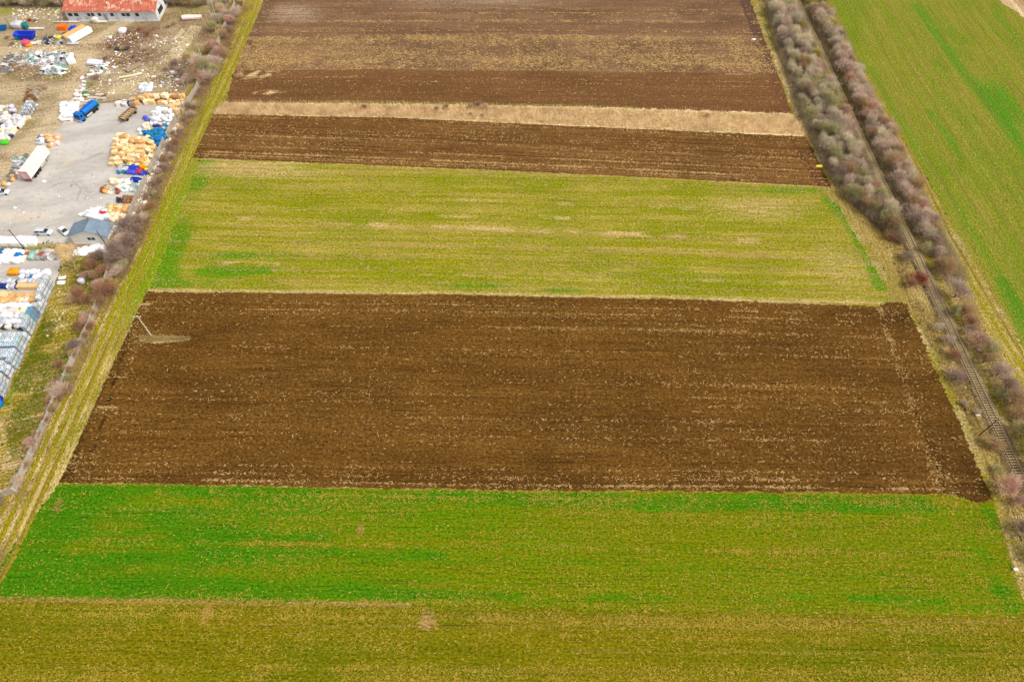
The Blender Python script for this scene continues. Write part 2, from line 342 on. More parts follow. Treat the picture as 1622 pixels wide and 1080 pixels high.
def maskE(X, Y):
    g = line(X, Y, [(228, 520), (150, 735), (128, 760)], 1.0) * np.clip(.5 + lump(X, Y, 3, 9), 0, 1) * .6 + .9 * line(X, Y, [(760, 518), (1180, 524)], .5) + .5 * blob(X, Y, 220, 535, 5, 4)
    g = g + .5 * blob(X, Y, 670, 668, 2.0, .8) + .8 * blob(X, Y, 1485, 745, 2.5, 4.5) + .4 * line(X, Y, [(1020, 545), (1330, 552)], .5) + .3 * line(X, Y, [(1050, 605), (1350, 617)], .5)
    b = 1.0 * line(X, Y, [(237, 470), (215, 500), (196, 560), (140, 745)], .35) + .5 * line(X, Y, [(170, 560), (100, 755)], 3.5) + .8 * line(X, Y, [(1390, 490), (1430, 570), (1497, 780)], .8) * 1.3
    b = b + .35 * line(X, Y, [(200, 757), (1400, 770)], 2.2) + .3 * line(X, Y, [(700, 650), (1450, 662)], .4)
    return None, g, b
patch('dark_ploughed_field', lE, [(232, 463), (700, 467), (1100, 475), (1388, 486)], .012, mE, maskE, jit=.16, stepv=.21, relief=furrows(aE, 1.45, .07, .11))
patch('ploughed_headland', [(1497, 782), (1520, 786), (1545, 796), (1572, 792)], [(1388, 486), (1405, 480), (1420, 479), (1434, 480)], .016, mE,
      lambda X, Y: (None, .75 * blob(X, Y, 1505, 775, 1.4, 5) + .8 * blob(X, Y, 1412, 495, 3, 3), .55 * np.clip(.7 + lump(X, Y, 6, 2), 0, 1)), jit=.28, step=.25, relief=furrows(R(90), 1.5, .06, .13, 3))
def maskF(X, Y):
    g = 1.0 * line(X, Y, [(110, 790), (90, 850), (40, 930)], 6.5) + 1.0 * line(X, Y, [(130, 777), (620, 785), (900, 792), (1200, 795), (1470, 798)], 2.2) + .9 * line(X, Y, [(60, 935), (640, 940)], 2.0)
    g = g + .8 * line(X, Y, [(300, 872), (700, 880)], 1.0) + .7 * line(X, Y, [(300, 846), (520, 850)], 1.0) + .9 * blob(X, Y, 1575, 830, 2.2, 4) + .9 * line(X, Y, [(1570, 915), (1600, 955)], 2.2) + .6 * line(X, Y, [(650, 940), (1500, 950)], 1.0) + .9 * blob(X, Y, 1545, 864, 4, 2) + .55 * blob(X, Y, 260, 850, 30, 14)
    s_ = .9 * line(X, Y, [(0, 948), (300, 952), (650, 957)], .45) + 1.2 * blob(X, Y, 571, 838, .9, 1.5) + 1.1 * blob(X, Y, 1228, 872, 1.5, 1.5) + .4 * line(X, Y, [(170, 807), (330, 808)], .5) + .5 * line(X, Y, [(830, 812), (1330, 822)], .6) + .4 * line(X, Y, [(620, 925), (1500, 935)], .4)
    s_ = s_ + .35 * line(X, Y, [(146, 775), (100, 940)], .25) + .7 * blob(X, Y, 92, 800, 1.2, 2.5) + .7 * line(X, Y, [(1585, 830), (1600, 875), (1612, 930)], .8) + .8 * line(X, Y, lE, .35)
    g = g * 1.15 + .5 * np.clip(1 - (X + 55) / 85, 0, 1) * np.clip(.55 + 1.1 * lump(X * .14, Y * 2.6, 2.4, 17), 0, 1) + .18 * np.clip(.5 + lump(X * .12, Y * 3, 2.4, 18), 0, 1); b = .06 + .9 * np.clip((X - W(420, 860)[0]) / 60, 0, 1) * np.clip(.75 + .5 * lump(X * .3, Y, 4, 6), 0, 1)
    g = g * np.clip(.75 + .8 * lump(X * .35, Y * 1.6, 2.2, 82), .25, 1.1)
    return g, s_, b * (g < .5)
patch('green_field', lF, [(92, 767)] + lE[1:] + [(1520, 787), (1545, 797), (1574, 792)], .008, mF, maskF, jit=.16)
patch('olive_field', [(-700, 1400), (2300, 1400)], lF, .004, mG, lambda X, Y: (
    .3 * blob(X, Y, 120, 970, 25, 2), .9 * line(X, Y, [(0, 949), (300, 953), (650, 958)], .4) + 1.3 * blob(X, Y, 326, 972, .9, 1.9) + 1.3 * blob(X, Y, 677, 981, 1.7, 2.0) + .45 * line(X, Y, [(350, 988), (900, 992), (1622, 1000)], .4) + .35 * line(X, Y, [(900, 1030), (1622, 1036)], .5) + .4 * line(X, Y, [(700, 975), (1622, 985)], .7) + .25 * line(X, Y, [(0, 1056), (1622, 1066)], .6),
    .6 * np.clip(.3 + lump(X * .2, Y, 3, 8), 0, 1)), jit=.1)
# right-hand field beyond the railway, rows run along the railway
mR = field_mat('long_row_wheat', (112, 120, 24), (130, 122, 42), (100, 120, 18), ang=R(90), rowf=1.5, dens=.10, fleck=(176, 160, 84), mr=(76, 122, 16), mg=(156, 122, 72), mb=(120, 120, 40), grain=.5, rows=.25, rowp=5.5, rowcol=(122, 96, 52), patch=(.47, .62))
edgeR = [(1690, 660), (1622, 552), (1560, 445), (1500, 345), (1450, 258), (1400, 168), (1345, 78), (1300, -5), (1215, -180)]
patch('eastern_green_field', edgeR, [(2600, 660), (2500, 552), (2350, 445), (2200, 345), (2050, 258), (1900, 168), (1690, 78), (1575, -5), (1390, -180)], .006, mR, lambda X, Y: (
    .9 * line(X, Y, [(1452, 10), (1530, 120), (1640, 260)], 2.6) + 1.0 * blob(X, Y, 1590, 165, 6, 16) + .8 * line(X, Y, [(1470, 175), (1500, 215), (1520, 250)], 1.2) + .5 * line(X, Y, [(1380, 110), (1470, 260), (1622, 500)], 2.0) + .7 * line(X, Y, [(1590, 450), (1622, 520)], 2.4),
    .6 * line(X, Y, edgeR, .8) + .4 * line(X, Y, [(1375, 0), (1600, 330)], .7), None), jit=.3)
patch('eastern_beige_field', [(2700, 500), (1900, 168), (1690, 78), (1575, -5), (1390, -180)], [(3600, 500), (2900, 168), (2500, 78), (2300, -5), (1900, -180)], .009,
      field_mat('beige_stubble', (182, 152, 112), (206, 180, 140), (160, 124, 90), ang=R(90), dens=.1, rows=.4, rowp=4, rowcol=(150, 112, 80), mg=(140, 100, 70)), None, jit=.3)

# ------------------------------------------------------------------ tracks and railway bed
def strip(name, cx, width, z, m, maskf, relief=None, step=.5, nv=13):
    """ribbon along a centre line given as world points; maskf gets the signed offset across"""
    p = np.array(cx); dd = np.r_[0, np.cumsum(np.hypot(*np.diff(p, axis=0).T))]; n = int(dd[-1] / step)
    u = np.linspace(0, dd[-1], n); c = np.c_[np.interp(u, dd, p[:, 0]), np.interp(u, dd, p[:, 1])]
    ks = 25; pad = np.pad(c, ((ks // 2, ks // 2), (0, 0)), 'edge'); c = np.stack([np.convolve(pad[:, i], np.ones(ks) / ks, 'valid') for i in (0, 1)], -1)
    t = np.gradient(c, axis=0); t /= np.linalg.norm(t, axis=1, keepdims=True); nn = np.c_[t[:, 1], -t[:, 0]]
    a = np.linspace(-1, 1, nv)[None, :] * width / 2 * np.ones((n, 1))
    a[:, 0] += rng.normal(0, .22, n); a[:, -1] += rng.normal(0, .22, n)
    G = c[:, None] + nn[:, None] * a[..., None]; X, Y = G[..., 0], G[..., 1]; Z = np.full(X.shape, z) + (relief(a) if relief else 0)
    idx = np.arange(n * nv).reshape(n, nv); Fq = np.stack([idx[:-1, :-1], idx[:-1, 1:], idx[1:, 1:], idx[1:, :-1]], -1).reshape(-1, 4)[:, ::-1]
    col = np.zeros((n * nv, 4)); col[:, 3] = 1
    for i, q in enumerate(maskf(X, Y, a)):
        if q is not None: col[:, i] = np.clip(q, 0, 1.2).ravel()
    o = link(name, mesh_np(name, np.stack([X, Y, Z], -1).reshape(-1, 3), Fq, m, col=col)); o['kind'] = 'structure'; return o
mTrk = field_mat('grassy_track', (140, 124, 34), (154, 134, 58), (124, 114, 16), ang=R(90), dens=.10, fleck=(196, 176, 116), mr=(134, 126, 4), mg=(196, 168, 112), mb=(120, 92, 40), grain=.5, bump=.6)
trk = [W(-160, 1180), W(-75, 1010)] + [W(*p) for p in [(5, 882), (60, 762), (110, 652), (150, 562), (190, 472), (225, 403), (255, 335), (287, 262), (312, 200), (340, 150), (366, 90), (398, 10), (425, -80), (455, -170)]]
g1 = lambda a, c, w: np.clip(1.2 - np.abs(a - c) / w, 0, 1)
strip('western_track', trk, 5.4, .022, mTrk, lambda X, Y, a: (
    1.3 * g1(a, 0, .6) * np.clip((Y - 50) / 50, .3, 1) + 1.2 * g1(np.abs(a), 2.0, .5),
    2.0 * g1(np.abs(a), 1.05, .45) * np.clip(.8 + lump(X, Y, 5, 12), 0, 1), .8 * g1(a, 1.8, .6) * (Y < 95)), lambda a: -.05 * g1(np.abs(a), 1.05, .4))
trk2 = [W(1700, 740), W(1650, 640), W(1622, 585), W(1570, 505), W(1530, 435), W(1494, 375), W(1462, 305), W(1430, 240), W(1392, 172), W(1352, 105), W(1318, 38), W(1298, 0), W(1252, -80), W(1205, -170)]
strip('eastern_track', trk2, 5.0, .022, mTrk, lambda X, Y, a: (
    1.0 * g1(a, 0, .5), 1.7 * g1(np.abs(a), .95, .4) * np.clip(.7 + lump(X, Y, 8, 13), 0, 1) + .9 * g1(a, -.9, .5) * (Y > 170) * (Y < 205), .9 * g1(a, 2.1, .5) * (Y < 180)), lambda a: -.05 * g1(np.abs(a), .95, .4))
mBal = field_mat('ballast', (126, 106, 76), (140, 120, 90), (112, 98, 52), ang=R(90), dens=.2, fleck=(160, 146, 120), grain=.7, bump=.8, mg=(150, 128, 92), mb=(84, 66, 38))
RX = 104.1
strip('railway_bed', [(RX, -40), (RX, 380)], 4.0, .02, mBal, lambda X, Y, a: (None, None, (np.abs(a) < 1.25) * np.clip((125 - Y) / 40, 0, 1) * 1.1), lambda a: .40 * np.clip((1.9 - np.abs(a)) / .6, 0, 1), step=1.0, nv=17)

m_rail = mat('rusty_rail_steel', (178, 154, 116), .55, metal=.0); m_slp = mat('weathered_sleeper', (166, 146, 108), .9, .25)
tr = empty('railway_track', (RX, 120, 0)); tag(tr, 'single straight rusty railway line on pale sleepers beside the belt of bare trees', 'railway')
for s_ in (-1, 1):
    b = MB(); x = s_ * .755
    b.prism([(x - .07, .455), (x + .07, .455), (x + .07, .475), (x + .015, .49), (x + .015, .565), (x + .04, .575), (x + .04, .625), (x - .04, .625), (x - .04, .575), (x - .015, .565), (x - .015, .49), (x - .07, .475)], -160, 260)
    b.build('rail', m_rail, tr)
def slp(b, y, x=0, r=0):
    b.rbox(-1.25 + x, 1.25 + x, y - .13, y + .13, .28, .455, .03)
b = MB(); slp(b, 0); sm = b.mesh('sleeper', m_slp)
ys = [y for y in np.arange(46, 265, .62)]
for y in ys[:100]:
    o = link('sleeper', sm, tr); o.location = (random.uniform(-.04, .04), y - 120, 0); o.rotation_euler = (0, 0, random.uniform(-.015, .015))
b = MB()
for y in list(ys[100:]) + list(np.arange(-35, 45.5, .62)): slp(b, y - 120, random.uniform(-.04, .04))
tag(b.build('sleeper_row', m_slp, tr), kind='stuff')

# ------------------------------------------------------------------ yard ground
mDirt = field_mat('sandy_yard', (156, 136, 104), (174, 154, 122), (136, 118, 70), ang=R(15), dens=.16, fleck=(206, 196, 180), patch=(.48, .62), mr=(138, 134, 40), mg=(186, 162, 122), mb=(116, 84, 58), rowf=.5, grain=.45, bump=.8)
def mconc():
    t = NT('yard_concrete'); p = t.pos(R(12)); n1 = t.noise(t.scalev(p, (.05, .12, 1)), 1, 6, .65); n2 = t.noise(t.scalev(p, (.5, .9, 1)), 1, 5, .7); n3 = t.noise(t.scalev(p, (3, 3, 1)), 1, 2)
    col = t.mix(t.ramp(n1, .38, .62), lin((174, 167, 158)), lin((194, 187, 177)))
    col = t.mix(t.ramp(n2, .52, .66, 0, .55), col, lin((158, 146, 132)))
    att = t.n('ShaderNodeAttribute', attribute_name='mask'); sep = t.n('ShaderNodeSeparateColor'); t.put(sep.inputs[0], att.outputs['Color'])
    col = t.mix(t.ramp(t.math('ADD', sep.outputs[0], t.math('MULTIPLY', t.math('SUBTRACT', n2, .5), sep.outputs[0])), .2, .8), col, lin((212, 186, 140)))
    col = t.mix(t.ramp(sep.outputs[1], .1, 1.0, 0, .35), col, lin((120, 108, 104)))
    k = t.math('ADD', t.math('MULTIPLY', n3, .3), .85); sc = t.n('ShaderNodeVectorMath', operation='SCALE'); t.put(sc.inputs[0], col); t.put(sc.inputs['Scale'], k)
    br = t.n('ShaderNodeTexBrick'); t.put(br.inputs['Vector'], t.pos(R(8))); br.inputs['Scale'].default_value = 1.0; br.inputs['Brick Width'].default_value = 6.0; br.inputs['Row Height'].default_value = 6.0
    br.inputs['Mortar Size'].default_value = .035; br.offset = 0
    col = t.mix(t.math('MULTIPLY', br.outputs['Fac'], t.ramp(n2, .4, .6)), sc.outputs[0], lin((150, 138, 124)))
    t.put(t.b.inputs['Base Color'], col); t.b.inputs['Roughness'].default_value = .9; t.bump(n2, .3, .05); return t.m
mCon = mconc()
patch('yard_ground', [(-420, 395), (-100, 394), (100, 394), (172, 400)], [(-330, -120), (0, -120), (300, -120), (425, -120)], .004, mDirt, lambda X, Y: (
    .8 * line(X, Y, [(0, 391), (95, 391)], .9) + .8 * blob(X, Y, 10, 118, 8, 1.6) + .9 * blob(X, Y, 95, 122, 14, 1.8) + .9 * blob(X, Y, 122, 105, 4, 4) + 1.0 * blob(X, Y, 5, 18, 9, 4) + .7 * blob(X, Y, 95, 15, 9, 5) + .8 * blob(X, Y, 245, 105, 3, 2.5) + .7 * blob(X, Y, 310, 85, 6, 12) + .6 * blob(X, Y, 300, 15, 12, 5) + .6 * blob(X, Y, 70, 65, 18, 2) + .8 * line(X, Y, [(330, 100), (320, 150), (296, 180)], 2),
    1.5 * line(X, Y, [(-40, 82), (130, 78), (200, 35), (235, 20)], 2.6) + 1.5 * line(X, Y, [(140, 78), (130, 120), (115, 160), (70, 210), (0, 270)], 4.5) + .8 * blob(X, Y, 15, 145, 20, 6),
    .9 * blob(X, Y, 225, 55, 12, 10) + .6 * blob(X, Y, 185, 70, 10, 6) + .8 * blob(X, Y, 205, 95, 14, 7) + .7 * line(X, Y, [(300, 110), (270, 160)], 4) + .7 * blob(X, Y, 330, 60, 6, 18) + .6 * blob(X, Y, 10, 250, 6, 3)), jit=.3)
def maskC(X, Y):
    return (.7 * line(X, Y, [(100, 262), (112, 254), (128, 248)], .45) + .25 * blob(X, Y, 0, 330, 14, 10) + .4 * blob(X, Y, 110, 190, 8, 4) + .3 * blob(X, Y, 60, 345, 14, 3),
            .9 * line(X, Y, [(122, 318), (128, 300), (118, 288), (95, 290), (75, 300)], .35) + .7 * line(X, Y, [(134, 318), (138, 300), (125, 284), (100, 282)], .35) + .8 * line(X, Y, [(140, 252), (162, 242)], .5) + .3 * blob(X, Y, 150, 260, 10, 14), None)
patch('concrete_yard', [(-60, 385), (60, 385), (184, 382)], [(-60, 340), (-20, 316), (12, 296), (40, 268), (75, 218), (100, 196), (118, 182), (150, 165), (210, 163), (288, 160)], .010, mCon, maskC, jit=.3)
patch('storage_yard', [(-330, 640), (0, 632), (8, 627)], [(-330, 396), (0, 396), (92, 398), (98, 420)], .010, mCon, None, jit=.2)
mLane = field_mat('pale_concrete_lane', (186, 166, 126), (200, 182, 146), (168, 146, 106), ang=R(60), dens=.05, grain=.3, bump=.3, mb=(150, 134, 80))
patch('concrete_lane', [(165, 152), (205, 148), (232, 132), (270, 106), (296, 78), (321, 43)], [(172, 140), (198, 132), (230, 120), (262, 88), (288, 60), (302, 41)], .014, mLane, lambda X, Y: (None, None, line(X, Y, [(246, 110), (300, 50)], .15)), jit=.15)
patch('broken_slab', [(272, 64), (286, 60)], [(288, 46), (297, 44)], .014, mLane, None, jit=.15)
# left grass bank between the tote stacks and the wall: masks on a finer sheet
patch('western_grass', [(-330, 900), (-80, 790), (0, 782), (26, 774)], [(-330, 642), (0, 640), (10, 632), (50, 548), (95, 440), (100, 402), (172, 402)], .007,
      field_mat('bank_grass', (142, 128, 24), (168, 146, 60), (190, 162, 108), ang=R(55), dens=.14, fleck=(222, 206, 160), rowf=.5, patch=(.44, .58), mr=(84, 130, 12), mg=(205, 176, 128), mb=(130, 92, 62), grain=.6, bump=1.0),
      lambda X, Y: (.9 * blob(X, Y, 112, 560, 1.6, 3) + .8 * line(X, Y, [(10, 640), (52, 552)], 1.0), .9 * blob(X, Y, 88, 515, 3, 3) + .5 * blob(X, Y, 40, 600, 4, 4) + .5 * blob(X, Y, 60, 660, 5, 2), .7 * blob(X, Y, 140, 430, 6, 8) + .6 * blob(X, Y, 25, 680, 3, 2)), jit=.3) if False else None
mBank = field_mat('bank_grass', (130, 116, 24), (152, 130, 54), (172, 146, 98), ang=R(20), dens=.16, fleck=(222, 206, 160), rowf=.7, patch=(.46, .60), mr=(84, 132, 12), mg=(208, 180, 132), mb=(130, 92, 62), grain=.7, bump=1.0)
patch('western_grass', [(-60, 800), (0, 640), (10, 632), (50, 548), (95, 440), (100, 403)], [(26, 776), (28, 772), (56, 702), (115, 567), (158, 470), (172, 402)], .007, mBank,
      lambda X, Y: (.9 * blob(X, Y, 112, 560, 1.4, 2.4) + .7 * line(X, Y, [(10, 640), (52, 552)], .8) + .6 * blob(X, Y, 130, 400, 5, 2), .8 * blob(X, Y, 88, 515, 3, 3) + .5 * blob(X, Y, 40, 600, 3, 3) + .6 * blob(X, Y, 60, 660, 4, 1.5), .7 * blob(X, Y, 140, 430, 5, 7) + .6 * blob(X, Y, 25, 680, 3, 2)), jit=.3)
mVerge = field_mat('verge_grass', (166, 142, 88), (152, 130, 66), (138, 118, 54), ang=R(90), dens=.15, fleck=(228, 208, 160), rowf=.6, mr=(124, 122, 10), mg=(188, 160, 110), mb=(136, 98, 66), grain=.6, bump=1.0)
patch('wall_verge', [(-75, 980), (20, 782), (28, 778), (62, 700), (118, 572), (160, 478), (174, 440), (200, 400)], [(-20, 935), (52, 765), (60, 748), (96, 670), (143, 562), (186, 468), (205, 430), (226, 392)], .009, mVerge,
      lambda X, Y: (.7 * blob(X, Y, 122, 582, 1.5, 2) + .6 * blob(X, Y, 55, 740, 1.4, 3), .5 * np.clip(.3 + lump(X, Y, 5, 3), 0, 1) + 1.0 * line(X, Y, [(-20, 900), (44, 770), (88, 672), (135, 563), (178, 470), (216, 396)], 1.3) * np.clip(.8 + .6 * lump(X, Y, 2, 31), 0, 1), .4 * blob(X, Y, 0, 800, 3, 5)), jit=.3)
patch('wall_verge', [(200, 400), (215, 360), (240, 300), (262, 250), (292, 185), (318, 140), (345, 80), (372, 5), (420, -120)], [(226, 392), (246, 345), (272, 290), (297, 228), (320, 178), (346, 128), (368, 78), (398, 0), (440, -120)], .009, mVerge,
      lambda X, Y: (.5 * blob(X, Y, 320, 170, 3, 8) + .8 * blob(X, Y, 345, 130, 2, 4), None, .5 * line(X, Y, [(215, 360), (262, 250), (300, 185)], 1.6)), jit=.3)
patch('railway_verge', [(1720, 900), (1625, 880), (1588, 800), (1560, 730), (1525, 650), (1480, 560), (1440, 484), (1422, 430), (1395, 380), (1330, 318), (1300, 250), (1262, 190), (1225, 90), (1198, 0), (1150, -160)],
      [(1810, 900), (1700, 860), (1630, 760), (1602, 710), (1562, 620), (1530, 556), (1496, 484), (1468, 422), (1440, 360), (1400, 270), (1375, 220), (1350, 165), (1310, 80), (1270, 0), (1205, -160)], .005, mVerge,
      lambda X, Y: (.9 * line(X, Y, [(1465, 535), (1497, 590), (1515, 640)], .7) + .8 * line(X, Y, [(1202, 0), (1222, 60), (1232, 85)], 1.0), .5 * np.clip(.3 + lump(X, Y, 5, 3), 0, 1) + .8 * line(X, Y, [(1225, 85), (1275, 205)], 1.5), .6 * blob(X, Y, 1520, 640, 3, 6)), jit=.35)
patch('eastern_verge', [(1850, 900), (1720, 860), (1645, 760), (1617, 710), (1577, 620), (1545, 556), (1511, 484), (1481, 422), (1452, 360), (1410, 270), (1385, 220), (1360, 165), (1320, 80), (1280, 0), (1215, -160)],
      [(1950, 900), (1850, 860), (1700, 760), (1670, 710), (1632, 620), (1590, 556), (1545, 484), (1512, 422), (1480, 360), (1435, 270), (1412, 220), (1380, 165), (1335, 80), (1292, 0), (1212, -160)], .0055, mVerge,
      lambda X, Y: (.5 * np.clip(lump(X, Y, 5, 23), 0, 1), .4 * np.clip(.3 + lump(X, Y, 5, 3), 0, 1), .5 * np.clip(.2 + lump(X, Y, 6, 33), 0, 1)), jit=.3)
# island of unploughed grass round the power pole
patch('grass_island', [(222, 536), (226, 542), (245, 545), (270, 543), (290, 541), (303, 538)], [(222, 534), (228, 532), (245, 532), (268, 533), (288, 535), (303, 536.5)], .30, mBank, lambda X, Y: (.5 * blob(X, Y, 262, 538, 1.2, .8), .6 + 0 * X, None), jit=.12, step=.3)

# ------------------------------------------------------------------ dry grass, reeds and tufts as loose blades
def blades(name, pts, hgt, wid, m, lean=.5, z=0.0):
    P0 = np.asarray(pts); k = len(P0); a = rng.uniform(0, 2 * np.pi, k); h = hgt * rng.uniform(.5, 1.2, k); w = wid * rng.uniform(.6, 1.4, k)
    la = rng.uniform(0, 2 * np.pi, k); ll = lean * h * rng.uniform(0, 1, k)
    V = np.zeros((k, 3, 3)); V[:, 0, 0] = P0[:, 0] - np.cos(a) * w; V[:, 0, 1] = P0[:, 1] - np.sin(a) * w
    V[:, 1, 0] = P0[:, 0] + np.cos(a) * w; V[:, 1, 1] = P0[:, 1] + np.sin(a) * w
    V[:, 2, 0] = P0[:, 0] + np.cos(la) * ll; V[:, 2, 1] = P0[:, 1] + np.sin(la) * ll; V[:, 2, 2] = h; V[:, :, 2] += z
    Fq = np.arange(k * 3).reshape(k, 3); o = link(name, mesh_np(name, V.reshape(-1, 3), Fq, m)); return o
def between(A, B, n, lo=0.0, hi=1.0, power=1.0):
    a = poly(A, 400); b = poly(B, 400); i = rng.integers(0, 400, n); v = (lo + (hi - lo) * rng.uniform(0, 1, n) ** power)[:, None]
    return a[i] * (1 - v) + b[i] * v + rng.normal(0, .3, (n, 2))
def clumpy(p, s, thr, seed): return p[lump(p[:, 0], p[:, 1], s, seed) + rng.normal(0, .15, len(p)) > thr]
def leafmat(name, c1, c2, c3, sc=.5):
    t = NT(name); p = t.pos(); n1 = t.noise(t.scalev(p, (sc, sc, sc)), 1, 4, .6); n2 = t.noise(t.scalev(p, (6, 6, 6)), 1, 2)
    col = t.mix(t.ramp(n1, .4, .6), lin(c1), lin(c2)); col = t.mix(t.ramp(n2, .5, .7), col, lin(c3)); t.put(t.b.inputs['Base Color'], col)
    t.b.inputs['Roughness'].default_value = .9; t.b.inputs['Specular IOR Level'].default_value = .1
    tr_ = t.n('ShaderNodeBsdfTranslucent'); t.put(tr_.inputs[0], col); mx = t.n('ShaderNodeMixShader'); mx.inputs[0].default_value = .4
    t.t.links.new(t.b.outputs[0], mx.inputs[1]); t.t.links.new(tr_.outputs[0], mx.inputs[2]); t.t.links.new(mx.outputs[0], t.out.inputs[0]); return t.m
m_reed = leafmat('dry_reed', (240, 218, 176), (214, 186, 138), (246, 228, 190), .35)
m_dry = leafmat('dry_grass_blade', (200, 176, 124), (182, 156, 94), (154, 138, 64), .3)
m_grn = leafmat('green_grass_blade', (120, 140, 20), (150, 144, 40), (90, 128, 14), .4)
tag(blades('reed', between(lC0, lB, 30000, .06, .92), 1.3, .06, m_reed, 1.3), 'band of tall pale dry reeds crossing between two brown fields', 'dry reeds', kind='stuff')
patch('field_margin', [(30, 850), (52, 768), (96, 672), (143, 563), (186, 469), (226, 392), (272, 290), (320, 178), (366, 78), (396, 0), (440, -160)], [(70, 800), (95, 766), (165, 612), (213, 500), (232, 463), (242, 452), (318, 254), (340, 182), (357, 163), (374, 110), (424, 0), (486, -160)], .0065,
      field_mat('margin_grass', (142, 126, 46), (158, 138, 68), (122, 118, 22), ang=R(88), dens=.12, fleck=(190, 172, 112), rowf=.6, grain=.5, mr=(114, 132, 4), mg=(184, 158, 100), mb=(118, 88, 44)),
      lambda X, Y: (.4 * np.clip(.2 + lump(X, Y, 5, 61), 0, 1) + .8 * np.clip((Y - 95) / 15, 0, 1) * np.clip((170 - Y) / 20, 0, 1), .4 * np.clip(.2 + lump(X, Y, 4, 62), 0, 1) + .7 * np.clip((96 - Y) / 14, 0, 1) * np.clip(.6 + .9 * lump(X, Y, 2.2, 63), 0, 1), .5 * np.clip(lump(X, Y, 2.0, 64), 0, 1)), jit=.3)
VL = [(-20, 905), (28, 782), (62, 704), (118, 576), (160, 482), (200, 402), (246, 300), (292, 190), (345, 85), (372, 5)]
VR = [(-5, 925), (52, 768), (96, 672), (143, 563), (186, 469), (226, 392), (272, 290), (320, 178), (366, 78), (396, 0)]
RL = [(1625, 880), (1588, 800), (1560, 730), (1525, 650), (1480, 560), (1440, 484), (1422, 430), (1395, 380), (1330, 318), (1300, 250), (1262, 190), (1225, 90), (1198, 0)]
RR = [(1680, 860), (1618, 760), (1588, 710), (1548, 620), (1516, 556), (1483, 484), (1454, 422), (1426, 360), (1386, 270), (1362, 220), (1338, 165), (1298, 80), (1258, 0)]
EL = [(1740, 860), (1650, 760), (1622, 710), (1580, 620), (1548, 556), (1514, 484), (1484, 422), (1455, 360), (1413, 270), (1388, 220), (1363, 165), (1323, 80), (1283, 0)]
ER = [(1850, 860), (1690, 760), (1650, 710), (1606, 600), (1572, 540), (1535, 472), (1505, 416), (1474, 352), (1435, 270), (1405, 212), (1376, 160), (1333, 80), (1292, 0)]
tag(blades('dry_grass', np.vstack([clumpy(between(VL, VR, 26000), 4, -.12, 40), clumpy(between(RL, RR, 30000), 4, -.15, 41), clumpy(between(EL, ER, 22000), 4, -.1, 42)]), .55, .07, m_dry, 1.0), 'dry yellow grass on the verges of the railway and the tracks', 'dry grass', kind='stuff')
tag(blades('bank_tufts', clumpy(between([(5, 640), (50, 550), (95, 440), (100, 405)], [(28, 772), (115, 567), (158, 470), (172, 405)], 26000), 2.5, -.1, 43), .4, .08, m_grn, 1.0), 'olive tufts of grass between the tank stacks and the concrete wall', 'grass', kind='stuff')
tag(blades('island_grass', between([(224, 541), (250, 544), (300, 539)], [(224, 533), (250, 532), (300, 536)], 2600), .5, .06, m_dry, 1.0, .2), 'straw and green grass left unploughed round the power pole', 'grass', kind='stuff')

# ------------------------------------------------------------------ straw left on the fields, lying along the plough lines
def straw(name, bot, top, n, rows, m, label, seed, L=.42, wd=.10, sig=.12, alongs=7.0, thr=-.05, bg=.25, weight=None, ends=(0, 1), wsd=1.1, z=.035):
    r = np.random.default_rng(seed); a = poly(bot, 600); b = poly(top, 600); H_ = np.hypot(*(b - a).T).mean()
    rv = np.sort(r.uniform(0, 1, rows)); rw = r.lognormal(0, wsd, rows); rw /= rw.sum(); k = r.choice(rows, n, p=rw)
    v = rv[k] + r.normal(0, sig, n) / H_ * r.choice([1, 3], n, p=[.75, .25]); bgm = r.uniform(0, 1, n) < bg; v[bgm] = r.uniform(0, 1, bgm.sum())
    u = r.uniform(ends[0], ends[1], n); ui = np.clip((u * 599).astype(int), 0, 599); v = v[:, None]
    P_ = a[ui] * (1 - v) + b[ui] * v; P_[:, 0] += r.normal(0, .2, n)
    dens_ = lump(P_[:, 0] * 1.0, P_[:, 1] * 3.0, alongs, seed) + .6 * lump(P_[:, 0] * 4, P_[:, 1] * 4, alongs, seed + 1) + r.normal(0, .30, n)
    keep = (dens_ > thr) & (v[:, 0] > 0.004) & (v[:, 0] < .996)
    if weight is not None: keep &= r.uniform(0, 1, n) < weight(P_[:, 0], P_[:, 1])
    P_ = P_[keep]; n = len(P_); th = r.normal(0, .7, n); l = L * r.lognormal(0, .45, n) / 2; w = wd * r.lognormal(0, .4, n) / 2
    c, s_ = np.cos(th), np.sin(th); V = np.zeros((n, 4, 3)); z0 = z + r.uniform(0, .05, n)
    for q, (i, j) in enumerate(((-1, -.6), (.8, -1), (1, .7), (-.7, 1))):
        V[:, q, 0] = P_[:, 0] + i * l * c - j * w * s_; V[:, q, 1] = P_[:, 1] + i * l * s_ + j * w * c; V[:, q, 2] = z0 + r.uniform(0, .06, n)
    tag(link(name, mesh_np(name, V.reshape(-1, 3), np.arange(n * 4).reshape(n, 4), m)), label, 'straw', kind='stuff')
m_st1 = leafmat('straw_stalk', (218, 182, 118), (188, 150, 90), (238, 208, 152), .8); m_st2 = leafmat('green_straw_stalk', (196, 168, 62), (170, 148, 40), (216, 188, 96), .8)
straw('straw', lE, [(232, 463), (700, 467), (1100, 475), (1388, 486)], 26000, 56, m_st1, 'pale straw scattered in lines over the dark ploughed field', 5, z=.21, bg=.22, wsd=1.1, weight=lambda X, Y: .45 + .55 * np.clip(X / 60, 0, 1))
straw('straw', [(100, 762), (150, 764)], [(222, 480), (240, 480)], 1500, 5, m_st1, 'pale straw along the left headland of the dark ploughed field', 6, z=.21, bg=.5, thr=.15)
